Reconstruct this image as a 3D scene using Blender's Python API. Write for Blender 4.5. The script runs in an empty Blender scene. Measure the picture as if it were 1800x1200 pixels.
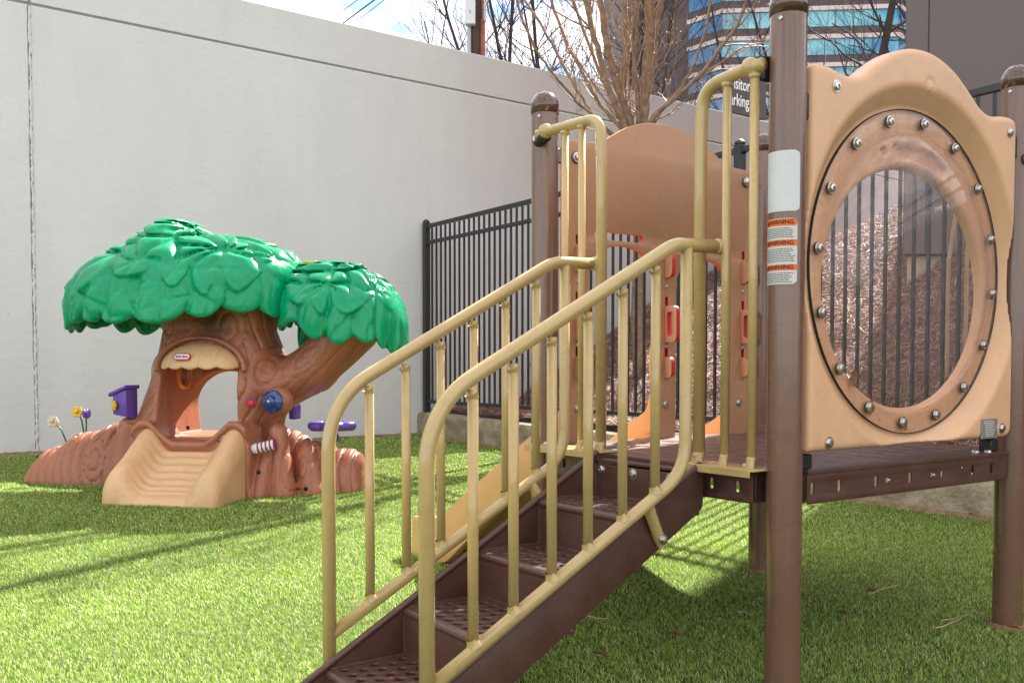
import bpy, bmesh, math, random
import numpy as np
from mathutils import Vector, Matrix

SC = bpy.context.scene
COL = SC.collection
R = math.radians

# ------------------------------------------------------------------ camera
cam_d = bpy.data.cameras.new('camera')
cam = bpy.data.objects.new('camera', cam_d)
COL.objects.link(cam)
cam.location = (0, 0, 0.828)
cam.rotation_euler = (math.pi / 2 - 0.0355, 0, 0)
cam_d.sensor_width = 36.0
cam_d.lens = 1668.0 * 36.0 / 1800.0
cam_d.shift_y = (702.7 - 600.0) / 1800.0
cam_d.clip_start = 0.05
cam_d.clip_end = 2000.0
SC.camera = cam

# ------------------------------------------------------------------ light
SUN_AZ = R(29.2)          # to the right of +Y
SUN_EL = R(43.5)
w = bpy.data.worlds.new("World")
SC.world = w
w.use_nodes = True
nt = w.node_tree
for n in list(nt.nodes):
    nt.nodes.remove(n)
sky = nt.nodes.new('ShaderNodeTexSky')
sky.sky_type = 'NISHITA'
sky.sun_disc = False
sky.sun_elevation = SUN_EL
sky.sun_rotation = SUN_AZ
sky.air_density = 0.8
sky.dust_density = 0.3
sky.ozone_density = 1.0
tc = nt.nodes.new('ShaderNodeTexCoord')
mp = nt.nodes.new('ShaderNodeMapping')
mp.inputs['Scale'].default_value = (1.0, 1.0, 2.6)
nz = nt.nodes.new('ShaderNodeTexNoise')
nz.inputs['Scale'].default_value = 5.5
nz.inputs['Detail'].default_value = 7.0
nz.inputs['Roughness'].default_value = 0.58
cr = nt.nodes.new('ShaderNodeValToRGB')
cr.color_ramp.elements[0].position = 0.43
cr.color_ramp.elements[1].position = 0.60
mixc = nt.nodes.new('ShaderNodeMixRGB')
mixc.inputs['Color2'].default_value = (10.4, 9.1, 7.8, 1)
bg = nt.nodes.new('ShaderNodeBackground')
bg.inputs['Strength'].default_value = 0.085
wo = nt.nodes.new('ShaderNodeOutputWorld')
L = nt.links.new
L(tc.outputs['Generated'], mp.inputs['Vector'])
L(mp.outputs['Vector'], nz.inputs['Vector'])
L(nz.outputs['Fac'], cr.inputs['Fac'])
L(cr.outputs['Color'], mixc.inputs['Fac'])
L(sky.outputs['Color'], mixc.inputs['Color1'])
L(mixc.outputs['Color'], bg.inputs['Color'])
L(bg.outputs['Background'], wo.inputs['Surface'])

sd = bpy.data.lights.new('sun', 'SUN')
sd.energy = 5.0
sd.angle = R(0.53)
sd.color = (1.0, 0.955, 0.88)
so = bpy.data.objects.new('sun', sd)
COL.objects.link(so)
sdir = Vector((math.sin(SUN_AZ) * math.cos(SUN_EL), math.cos(SUN_AZ) * math.cos(SUN_EL), math.sin(SUN_EL)))
so.rotation_euler = sdir.to_track_quat('Z', 'Y').to_euler()
so.location = (8, 14, 12)

SC.view_settings.view_transform = 'Standard'
SC.view_settings.look = 'None'
SC.view_settings.exposure = 1.88
SC.view_settings.gamma = 1.0
SC.view_settings.use_curve_mapping = False
SC.cycles.max_bounces = 8
SC.cycles.transparent_max_bounces = 12

# ------------------------------------------------------------------ materials
def mat(name, col, rough=0.5, spec=0.5, metal=0.0, bump=0.0, bscale=200.0, var=0.0, vscale=6.0, col2=None,
        coat=0.0, trans=0.0, detail=4.0, grime=0.0, gscale=18.0):
    m = bpy.data.materials.new(name)
    m.use_nodes = True
    t = m.node_tree
    b = t.nodes['Principled BSDF']
    b.inputs['Base Color'].default_value = (*col, 1)
    b.inputs['Roughness'].default_value = rough
    b.inputs['Specular IOR Level'].default_value = spec
    b.inputs['Metallic'].default_value = metal
    b.inputs['Coat Weight'].default_value = coat
    b.inputs['Coat Roughness'].default_value = 0.12
    g = t.nodes.new('ShaderNodeNewGeometry')
    if var > 0 or col2:
        n = t.nodes.new('ShaderNodeTexNoise')
        n.inputs['Scale'].default_value = vscale
        n.inputs['Detail'].default_value = detail
        n.inputs['Roughness'].default_value = 0.62
        t.links.new(g.outputs['Position'], n.inputs['Vector'])
        r = t.nodes.new('ShaderNodeValToRGB')
        r.color_ramp.elements[0].position = 0.32
        r.color_ramp.elements[1].position = 0.68
        c2 = col2 if col2 else tuple(min(1, c * (1 + var)) for c in col)
        c1 = col if col2 else tuple(c * (1 - var) for c in col)
        r.color_ramp.elements[0].color = (*c1, 1)
        r.color_ramp.elements[1].color = (*c2, 1)
        t.links.new(n.outputs['Fac'], r.inputs['Fac'])
        t.links.new(r.outputs['Color'], b.inputs['Base Color'])
        rr = t.nodes.new('ShaderNodeMapRange')
        rr.inputs['To Min'].default_value = max(0.02, rough - 0.06)
        rr.inputs['To Max'].default_value = min(1, rough + 0.1)
        t.links.new(n.outputs['Fac'], rr.inputs['Value'])
        t.links.new(rr.outputs['Result'], b.inputs['Roughness'])
    if grime > 0:
        # worn, scuffed and dusty blotches with thin scratches
        src = b.inputs['Base Color'].links[0].from_socket if b.inputs['Base Color'].links else None
        ga = t.nodes.new('ShaderNodeTexNoise'); ga.inputs['Scale'].default_value = gscale; ga.inputs['Detail'].default_value = 10
        ga.inputs['Roughness'].default_value = 0.72; ga.inputs['Distortion'].default_value = 0.8
        t.links.new(g.outputs['Position'], ga.inputs['Vector'])
        gr = t.nodes.new('ShaderNodeValToRGB')
        gr.color_ramp.elements[0].position = 0.34; gr.color_ramp.elements[0].color = (1 - grime, 1 - grime * 1.08, 1 - grime * 1.2, 1)
        gr.color_ramp.elements[1].position = 0.50; gr.color_ramp.elements[1].color = (1, 1, 1, 1)
        t.links.new(ga.outputs['Fac'], gr.inputs['Fac'])
        gm = t.nodes.new('ShaderNodeMixRGB'); gm.blend_type = 'MULTIPLY'; gm.inputs['Fac'].default_value = 1
        if src: t.links.new(src, gm.inputs['Color1'])
        else: gm.inputs['Color1'].default_value = (*col, 1)
        t.links.new(gr.outputs['Color'], gm.inputs['Color2'])
        ms = t.nodes.new('ShaderNodeMapping'); ms.inputs['Scale'].default_value = (70, 70, 9); ms.inputs['Rotation'].default_value = (0.5, 0.3, 0.2)
        t.links.new(g.outputs['Position'], ms.inputs['Vector'])
        gs = t.nodes.new('ShaderNodeTexNoise'); gs.inputs['Scale'].default_value = 1.6; gs.inputs['Detail'].default_value = 4
        t.links.new(ms.outputs['Vector'], gs.inputs['Vector'])
        rs = t.nodes.new('ShaderNodeValToRGB')
        rs.color_ramp.elements[0].position = 0.70; rs.color_ramp.elements[0].color = (0, 0, 0, 1)
        rs.color_ramp.elements[1].position = 0.76; rs.color_ramp.elements[1].color = (grime * 1.6,) * 3 + (1,)
        t.links.new(gs.outputs['Fac'], rs.inputs['Fac'])
        gx = t.nodes.new('ShaderNodeMixRGB'); gx.inputs['Color2'].default_value = (*[min(1, c * 1.5 + 0.08) for c in col], 1)
        t.links.new(rs.outputs['Color'], gx.inputs['Fac']); t.links.new(gm.outputs['Color'], gx.inputs['Color1'])
        t.links.new(gx.outputs['Color'], b.inputs['Base Color'])
    if bump > 0:
        n2 = t.nodes.new('ShaderNodeTexNoise')
        n2.inputs['Scale'].default_value = bscale
        n2.inputs['Detail'].default_value = 3.0
        t.links.new(g.outputs['Position'], n2.inputs['Vector'])
        bp = t.nodes.new('ShaderNodeBump')
        bp.inputs['Strength'].default_value = 1.0
        bp.inputs['Distance'].default_value = bump
        t.links.new(n2.outputs['Fac'], bp.inputs['Height'])
        t.links.new(bp.outputs['Normal'], b.inputs['Normal'])
    return m

M = {}
M['rail'] = mat('khaki_gold_enamel', (0.50, 0.365, 0.15), 0.24, 0.5, bump=0.0004, bscale=30, var=0.025, vscale=3, coat=0.5, grime=0.1)
M['post'] = mat('brown_powder_coat', (0.165, 0.086, 0.058), 0.24, 0.55, bump=0.0005, bscale=22, var=0.08, vscale=7, coat=0.45, grime=0.12)
M['cap'] = mat('brown_plastic_cap', (0.085, 0.040, 0.030), 0.16, 0.6, coat=0.6)
M['deck'] = mat('brown_vinyl_coating', (0.078, 0.032, 0.024), 0.38, 0.45, bump=0.0012, bscale=45, col2=(0.105, 0.050, 0.040), vscale=9, coat=0.2, detail=10, grime=0.16)
M['panel'] = mat('tan_moulded_plastic', (0.70, 0.43, 0.245), 0.33, 0.45, bump=0.0004, bscale=260, var=0.05, vscale=5, grime=0.06)
M['slide'] = mat('warm_tan_slide_plastic', (0.66, 0.36, 0.155), 0.30, 0.5, bump=0.0003, bscale=200, var=0.05, grime=0.06)
M['hdpe'] = mat('brown_sheet_plastic', (0.41, 0.225, 0.12), 0.42, 0.4, bump=0.0003, bscale=500, var=0.05, vscale=5, grime=0.07)
M['red'] = mat('red_plastic_core', (0.52, 0.028, 0.035), 0.38, 0.45)
M['handle'] = mat('tan_sheet_plastic', (0.55, 0.30, 0.18), 0.42, 0.4)
M['steel'] = mat('stainless_steel', (0.62, 0.60, 0.56), 0.28, 0.5, metal=1.0)
M['rubber'] = mat('black_rubber', (0.012, 0.012, 0.013), 0.45)
M['white_sticker'] = mat('blank_white_sticker', (0.62, 0.65, 0.66), 0.42, 0.4, var=0.04, vscale=25)
M['sticker'] = mat('white_label_paper', (0.60, 0.62, 0.58), 0.5, 0.4)
M['orange'] = mat('orange_label_ink', (0.80, 0.15, 0.02), 0.5, 0.4)
M['ink'] = mat('black_label_ink', (0.02, 0.02, 0.02), 0.6, 0.3)
M['greyink'] = mat('grey_label_ink', (0.12, 0.12, 0.12), 0.6, 0.3)
M['plate'] = mat('aluminium_name_plate', (0.33, 0.34, 0.32), 0.4, 0.5, metal=0.6)
M['plate_ink'] = mat('etched_plate_marks', (0.62, 0.62, 0.58), 0.5, 0.4)
M['trunk'] = mat('reddish_brown_moulded_plastic', (0.36, 0.138, 0.078), 0.33, 0.45, bump=0.0006, bscale=180, var=0.10, vscale=3.5, grime=0.14)
M['soot'] = mat('worn_dark_brown_plastic', (0.16, 0.07, 0.05), 0.5, 0.4)
M['leaf'] = mat('green_moulded_plastic', (0.0, 0.31, 0.135), 0.21, 0.34, bump=0.0005, bscale=150, var=0.08, vscale=4, grime=0.12)
M['toytan'] = mat('sand_moulded_plastic', (0.66, 0.425, 0.225), 0.30, 0.45, bump=0.0006, bscale=120, var=0.06, vscale=5, grime=0.1)
M['purple'] = mat('purple_plastic', (0.125, 0.065, 0.36), 0.32, 0.5)
M['yellow'] = mat('yellow_plastic', (0.80, 0.48, 0.02), 0.38, 0.45)
M['blue'] = mat('blue_plastic', (0.004, 0.035, 0.20), 0.18, 0.6, coat=0.4)
M['cream'] = mat('cream_plastic', (0.62, 0.52, 0.36), 0.45)
M['stem'] = mat('dark_green_plastic', (0.01, 0.10, 0.06), 0.4)
M['redbtn'] = mat('red_plastic', (0.60, 0.02, 0.02), 0.3, 0.5)
M['white'] = mat('white_plastic', (0.75, 0.75, 0.75), 0.4)
M['magenta'] = mat('plum_plastic', (0.25, 0.03, 0.13), 0.4)
M['inkblue'] = mat('navy_ink', (0.01, 0.03, 0.22), 0.5)
M['orangep'] = mat('orange_plastic', (0.62, 0.24, 0.06), 0.4)
M['fence'] = mat('black_powder_coat', (0.020, 0.021, 0.023), 0.38, 0.5, bump=0.0003, bscale=200)
M['curb'] = mat('weathered_concrete', (0.17, 0.14, 0.085), 0.9, 0.3, bump=0.012, bscale=38, col2=(0.42, 0.36, 0.26), vscale=7, detail=9)
M['mulch'] = mat('dark_mulch', (0.10, 0.058, 0.045), 0.95, 0.2, bump=0.03, bscale=30, col2=(0.26, 0.155, 0.125), vscale=22, detail=9)
M['bark'] = mat('tan_bark', (0.17, 0.105, 0.065), 0.8, 0.3, bump=0.004, bscale=60, col2=(0.36, 0.25, 0.17), vscale=18, detail=7)
M['twig'] = mat('pale_tan_twig', (0.33, 0.21, 0.13), 0.6, 0.4, var=0.2, vscale=12)
M['farbark'] = mat('grey_brown_bark', (0.055, 0.042, 0.040), 0.85, 0.3, var=0.25, vscale=3)
M['pod'] = mat('dry_seed_pod', (0.42, 0.27, 0.12), 0.6, 0.4)
M['metal_wall'] = mat('dark_grey_cladding', (0.135, 0.108, 0.102), 0.5, 0.45, bump=0.003, bscale=3, var=0.03, vscale=1.0)
M['conc2'] = mat('beige_concrete_base', (0.30, 0.25, 0.19), 0.85, 0.3, bump=0.006, bscale=25, col2=(0.44, 0.38, 0.29), vscale=4, detail=8)
M['tower'] = mat('brown_grey_masonry', (0.10, 0.073, 0.075), 0.7, 0.4, var=0.2, vscale=0.5, detail=8)
M['ledge'] = mat('pale_pink_ledge', (0.66, 0.54, 0.52), 0.5, 0.4)
M['pole'] = mat('creosoted_timber', (0.075, 0.045, 0.035), 0.85, 0.3, bump=0.01, bscale=20, var=0.3, vscale=6)
M['box'] = mat('light_grey_enamel', (0.62, 0.63, 0.64), 0.45)
M['conduit'] = mat('rust_red_conduit', (0.24, 0.065, 0.04), 0.55, var=0.2)
M['greymetal'] = mat('grey_galvanised_metal', (0.34, 0.36, 0.38), 0.4, 0.5, metal=0.5)
M['cable'] = mat('dark_cable', (0.02, 0.022, 0.028), 0.6)
M['sign'] = mat('dark_brown_sign_paint', (0.055, 0.033, 0.028), 0.5)
M['signwhite'] = mat('white_sign_lettering', (0.8, 0.8, 0.8), 0.5)
M['timber'] = mat('pale_timber_stake', (0.42, 0.30, 0.19), 0.8, 0.3, bump=0.003, bscale=40, var=0.15, vscale=9)
M['leafdry'] = mat('dry_brown_leaf', (0.22, 0.11, 0.05), 0.8, 0.3, var=0.3, vscale=30)
M['asphalt'] = mat('asphalt', (0.05, 0.05, 0.05), 0.9, 0.3, bump=0.004, bscale=60, var=0.2, vscale=2)

def wall_material():
    m = mat('off_white_painted_render', (0.635, 0.640, 0.645), 0.78, 0.3)
    t = m.node_tree; b = t.nodes['Principled BSDF']
    g = t.nodes.new('ShaderNodeNewGeometry')
    n = t.nodes.new('ShaderNodeTexNoise'); n.inputs['Scale'].default_value = 0.9; n.inputs['Detail'].default_value = 8
    n.inputs['Roughness'].default_value = 0.6
    mpn = t.nodes.new('ShaderNodeMapping'); mpn.inputs['Scale'].default_value = (1.6, 1.6, 0.7)
    t.links.new(g.outputs['Position'], mpn.inputs['Vector']); t.links.new(mpn.outputs['Vector'], n.inputs['Vector'])
    r = t.nodes.new('ShaderNodeValToRGB')
    r.color_ramp.elements[0].position = 0.3; r.color_ramp.elements[0].color = (0.640, 0.645, 0.650, 1)
    r.color_ramp.elements[1].position = 0.7; r.color_ramp.elements[1].color = (0.700, 0.700, 0.700, 1)
    t.links.new(n.outputs['Fac'], r.inputs['Fac'])
    # small pock marks
    n3 = t.nodes.new('ShaderNodeTexVoronoi'); n3.inputs['Scale'].default_value = 2.1
    t.links.new(g.outputs['Position'], n3.inputs['Vector'])
    r3 = t.nodes.new('ShaderNodeValToRGB')
    r3.color_ramp.elements[0].position = 0.018; r3.color_ramp.elements[0].color = (0.5, 0.48, 0.45, 1)
    r3.color_ramp.elements[1].position = 0.045; r3.color_ramp.elements[1].color = (1, 1, 1, 1)
    t.links.new(n3.outputs['Distance'], r3.inputs['Fac'])
    mx = t.nodes.new('ShaderNodeMixRGB'); mx.blend_type = 'MULTIPLY'; mx.inputs['Fac'].default_value = 1
    t.links.new(r.outputs['Color'], mx.inputs['Color1']); t.links.new(r3.outputs['Color'], mx.inputs['Color2'])
    # damp staining near the foot
    sx = t.nodes.new('ShaderNodeSeparateXYZ'); t.links.new(g.outputs['Position'], sx.inputs['Vector'])
    n4 = t.nodes.new('ShaderNodeTexNoise'); n4.inputs['Scale'].default_value = 5; n4.inputs['Detail'].default_value = 8
    t.links.new(g.outputs['Position'], n4.inputs['Vector'])
    ad = t.nodes.new('ShaderNodeMath'); ad.operation = 'MULTIPLY_ADD'; ad.inputs[1].default_value = -0.5
    t.links.new(n4.outputs['Fac'], ad.inputs[0]); t.links.new(sx.outputs['Z'], ad.inputs[2])
    r4 = t.nodes.new('ShaderNodeValToRGB')
    r4.color_ramp.elements[0].position = 0.0; r4.color_ramp.elements[0].color = (0.80, 0.77, 0.70, 1)
    r4.color_ramp.elements[1].position = 0.14; r4.color_ramp.elements[1].color = (1, 1, 1, 1)
    mr = t.nodes.new('ShaderNodeMapRange'); mr.inputs['From Min'].default_value = -0.27; mr.inputs['From Max'].default_value = 0.8
    t.links.new(ad.outputs['Value'], mr.inputs['Value']); t.links.new(mr.outputs['Result'], r4.inputs['Fac'])
    mx2 = t.nodes.new('ShaderNodeMixRGB'); mx2.blend_type = 'MULTIPLY'; mx2.inputs['Fac'].default_value = 1
    t.links.new(mx.outputs['Color'], mx2.inputs['Color1']); t.links.new(r4.outputs['Color'], mx2.inputs['Color2'])
    mps = t.nodes.new('ShaderNodeMapping'); mps.inputs['Scale'].default_value = (5.0, 5.0, 0.22)
    t.links.new(g.outputs['Position'], mps.inputs['Vector'])
    ns = t.nodes.new('ShaderNodeTexNoise'); ns.inputs['Scale'].default_value = 1.4; ns.inputs['Detail'].default_value = 6; ns.inputs['Roughness'].default_value = 0.7
    t.links.new(mps.outputs['Vector'], ns.inputs['Vector'])
    r5 = t.nodes.new('ShaderNodeValToRGB')
    r5.color_ramp.elements[0].position = 0.30; r5.color_ramp.elements[0].color = (0.972, 0.968, 0.958, 1)
    r5.color_ramp.elements[1].position = 0.52; r5.color_ramp.elements[1].color = (1, 1, 1, 1)
    t.links.new(ns.outputs['Fac'], r5.inputs['Fac'])
    mx3 = t.nodes.new('ShaderNodeMixRGB'); mx3.blend_type = 'MULTIPLY'; mx3.inputs['Fac'].default_value = 1
    t.links.new(mx2.outputs['Color'], mx3.inputs['Color1']); t.links.new(r5.outputs['Color'], mx3.inputs['Color2'])
    t.links.new(mx3.outputs['Color'], b.inputs['Base Color'])
    nb = t.nodes.new('ShaderNodeTexNoise'); nb.inputs['Scale'].default_value = 14; nb.inputs['Detail'].default_value = 6
    t.links.new(g.outputs['Position'], nb.inputs['Vector'])
    bp = t.nodes.new('ShaderNodeBump'); bp.inputs['Distance'].default_value = 0.006
    t.links.new(nb.outputs['Fac'], bp.inputs['Height']); t.links.new(bp.outputs['Normal'], b.inputs['Normal'])
    return m
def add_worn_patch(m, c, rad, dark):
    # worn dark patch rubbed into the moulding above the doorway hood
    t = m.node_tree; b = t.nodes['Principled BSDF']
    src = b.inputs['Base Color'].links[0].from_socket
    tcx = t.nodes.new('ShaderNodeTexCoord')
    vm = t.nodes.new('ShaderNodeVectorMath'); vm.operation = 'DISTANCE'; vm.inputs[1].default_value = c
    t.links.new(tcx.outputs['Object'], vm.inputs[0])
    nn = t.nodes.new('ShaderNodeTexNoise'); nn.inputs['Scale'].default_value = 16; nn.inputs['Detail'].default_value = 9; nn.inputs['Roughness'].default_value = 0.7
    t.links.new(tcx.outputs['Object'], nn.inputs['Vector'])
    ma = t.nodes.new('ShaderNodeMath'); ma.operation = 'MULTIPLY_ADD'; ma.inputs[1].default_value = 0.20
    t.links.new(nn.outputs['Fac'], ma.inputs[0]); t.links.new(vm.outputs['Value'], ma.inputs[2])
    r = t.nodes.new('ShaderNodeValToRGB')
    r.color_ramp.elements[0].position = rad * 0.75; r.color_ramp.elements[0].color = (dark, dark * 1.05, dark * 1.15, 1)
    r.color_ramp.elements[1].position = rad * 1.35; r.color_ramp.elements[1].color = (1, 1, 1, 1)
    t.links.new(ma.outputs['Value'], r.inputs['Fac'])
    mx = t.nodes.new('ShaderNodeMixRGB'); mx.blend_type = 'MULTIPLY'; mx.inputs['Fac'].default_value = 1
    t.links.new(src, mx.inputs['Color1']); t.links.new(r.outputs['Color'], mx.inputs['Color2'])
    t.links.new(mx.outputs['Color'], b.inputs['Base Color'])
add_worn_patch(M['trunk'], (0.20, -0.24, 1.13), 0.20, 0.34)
M['wall'] = wall_material()
M['joint'] = mat('dark_joint_gap', (0.27, 0.26, 0.245), 0.9)
M['soil'] = mat('dry_soil', (0.16, 0.10, 0.055), 0.95, 0.2, bump=0.006, bscale=60, col2=(0.30, 0.21, 0.12), vscale=14, detail=8)
M['caulk'] = mat('ragged_white_caulk', (0.66, 0.66, 0.65), 0.8, bump=0.01, bscale=60)

def attr_material(name, rough, spec=0.3, transl=0.0):
    m = bpy.data.materials.new(name); m.use_nodes = True
    t = m.node_tree; b = t.nodes['Principled BSDF']
    a = t.nodes.new('ShaderNodeAttribute'); a.attribute_name = 'col'
    t.links.new(a.outputs['Color'], b.inputs['Base Color'])
    b.inputs['Roughness'].default_value = rough
    b.inputs['Specular IOR Level'].default_value = spec
    if transl > 0:
        tr = t.nodes.new('ShaderNodeBsdfTranslucent'); mx = t.nodes.new('ShaderNodeMixShader')
        mx.inputs['Fac'].default_value = transl
        t.links.new(a.outputs['Color'], tr.inputs['Color'])
        t.links.new(b.outputs['BSDF'], mx.inputs[1]); t.links.new(tr.outputs['BSDF'], mx.inputs[2])
        t.links.new(mx.outputs['Shader'], t.nodes['Material Output'].inputs['Surface'])
    return m
M['turf'] = attr_material('turf_blade', 0.42, 0.5, 0.35)
M['straw'] = attr_material('pine_needle', 0.6, 0.2, 0.0)
M['turfbase'] = mat('turf_backing', (0.030, 0.050, 0.014), 0.9, 0.2, col2=(0.075, 0.085, 0.03), vscale=30, detail=8)

def glass_material():
    m = bpy.data.materials.new('tower_window_glass'); m.use_nodes = True
    t = m.node_tree; b = t.nodes['Principled BSDF']
    g = t.nodes.new('ShaderNodeNewGeometry')
    n = t.nodes.new('ShaderNodeTexNoise'); n.inputs['Scale'].default_value = 0.28; n.inputs['Detail'].default_value = 5
    t.links.new(g.outputs['Position'], n.inputs['Vector'])
    r = t.nodes.new('ShaderNodeValToRGB')  # sky and tree reflections painted as mottled blue in the base colour
    r.color_ramp.elements[0].position = 0.38; r.color_ramp.elements[0].color = (0.03, 0.24, 0.42, 1)
    r.color_ramp.elements[1].position = 0.62; r.color_ramp.elements[1].color = (0.22, 0.56, 0.60, 1)
    t.links.new(n.outputs['Fac'], r.inputs['Fac']); t.links.new(r.outputs['Color'], b.inputs['Base Color'])
    b.inputs['Roughness'].default_value = 0.12; b.inputs['Specular IOR Level'].default_value = 0.8
    b.inputs['Coat Weight'].default_value = 0.5
    return m
M['glass'] = glass_material()
M['glassdark'] = mat('glass_dark_reflection', (0.012, 0.16, 0.36), 0.12, 0.8, var=0.25, vscale=0.4, coat=0.5)  # same glass on the angled bays, their darker reflection put into the colour

def bubble_material(name, tint, alpha, fr=0.10):
    m = bpy.data.materials.new(name); m.use_nodes = True
    t = m.node_tree
    for n in list(t.nodes):
        t.nodes.remove(n)
    out = t.nodes.new('ShaderNodeOutputMaterial')
    tr = t.nodes.new('ShaderNodeBsdfTransparent'); tr.inputs['Color'].default_value = (*tint, 1)
    gl = t.nodes.new('ShaderNodeBsdfGlossy'); gl.inputs['Roughness'].default_value = 0.04
    gl.inputs['Color'].default_value = (1, 1, 1, 1)
    df = t.nodes.new('ShaderNodeBsdfDiffuse'); df.inputs['Color'].default_value = (0.55, 0.48, 0.44, 1)
    g = t.nodes.new('ShaderNodeNewGeometry')
    # fine scratches and scuffs
    mpn = t.nodes.new('ShaderNodeMapping'); mpn.inputs['Scale'].default_value = (26, 26, 9)
    t.links.new(g.outputs['Position'], mpn.inputs['Vector'])
    nn = t.nodes.new('ShaderNodeTexNoise'); nn.inputs['Scale'].default_value = 2.2; nn.inputs['Detail'].default_value = 9
    nn.inputs['Roughness'].default_value = 0.72; nn.inputs['Distortion'].default_value = 1.5
    t.links.new(mpn.outputs['Vector'], nn.inputs['Vector'])
    r = t.nodes.new('ShaderNodeValToRGB')
    r.color_ramp.elements[0].position = 0.52; r.color_ramp.elements[0].color = (alpha, alpha, alpha, 1)
    r.color_ramp.elements[1].position = 0.78; r.color_ramp.elements[1].color = (alpha + 0.30,) * 3 + (1,)
    t.links.new(nn.outputs['Fac'], r.inputs['Fac'])
    m1 = t.nodes.new('ShaderNodeMixShader'); t.links.new(r.outputs['Color'], m1.inputs['Fac'])
    t.links.new(tr.outputs['BSDF'], m1.inputs[1]); t.links.new(df.outputs['BSDF'], m1.inputs[2])
    lw = t.nodes.new('ShaderNodeLayerWeight'); lw.inputs['Blend'].default_value = 0.5
    pw = t.nodes.new('ShaderNodeMath'); pw.operation = 'POWER'; pw.inputs[1].default_value = 3.5
    t.links.new(lw.outputs['Facing'], pw.inputs[0])
    f = t.nodes.new('ShaderNodeMath'); f.operation = 'MULTIPLY_ADD'; f.inputs[1].default_value = 0.26; f.inputs[2].default_value = 0.022
    t.links.new(pw.outputs['Value'], f.inputs[0])
    m2 = t.nodes.new('ShaderNodeMixShader'); t.links.new(f.outputs['Value'], m2.inputs['Fac'])
    t.links.new(m1.outputs['Shader'], m2.inputs[1]); t.links.new(gl.outputs['BSDF'], m2.inputs[2])
    t.links.new(m2.outputs['Shader'], out.inputs['Surface'])
    return m
M['bubble'] = bubble_material('scuffed_clear_plastic', (0.92, 0.87, 0.89), 0.09)
M['flange'] = bubble_material('tinted_clear_plastic_rim', (0.985, 0.955, 0.93), 0.04)

# ------------------------------------------------------------------ object helpers
def tag(o, label=None, cat=None, group=None, kind=None):
    if label: o['label'] = label
    if cat: o['category'] = cat
    if group: o['group'] = group
    if kind: o['kind'] = kind
    return o

def empty(name, loc=(0, 0, 0), rz=0.0):
    o = bpy.data.objects.new(name, None)
    o.empty_display_size = 0.1
    COL.objects.link(o)
    o.location = loc
    o.rotation_euler = (0, 0, rz)
    return o

def link_mesh(name, me, m, parent=None, smooth=True, angle=38):
    o = bpy.data.objects.new(name, me)
    COL.objects.link(o)
    for mm in (m if isinstance(m, (list, tuple)) else [m]):
        me.materials.append(mm)
    if smooth:
        me.shade_smooth()
        if angle:
            me.set_sharp_from_angle(angle=R(angle))
    if parent is not None:
        o.parent = parent
    return o

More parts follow.
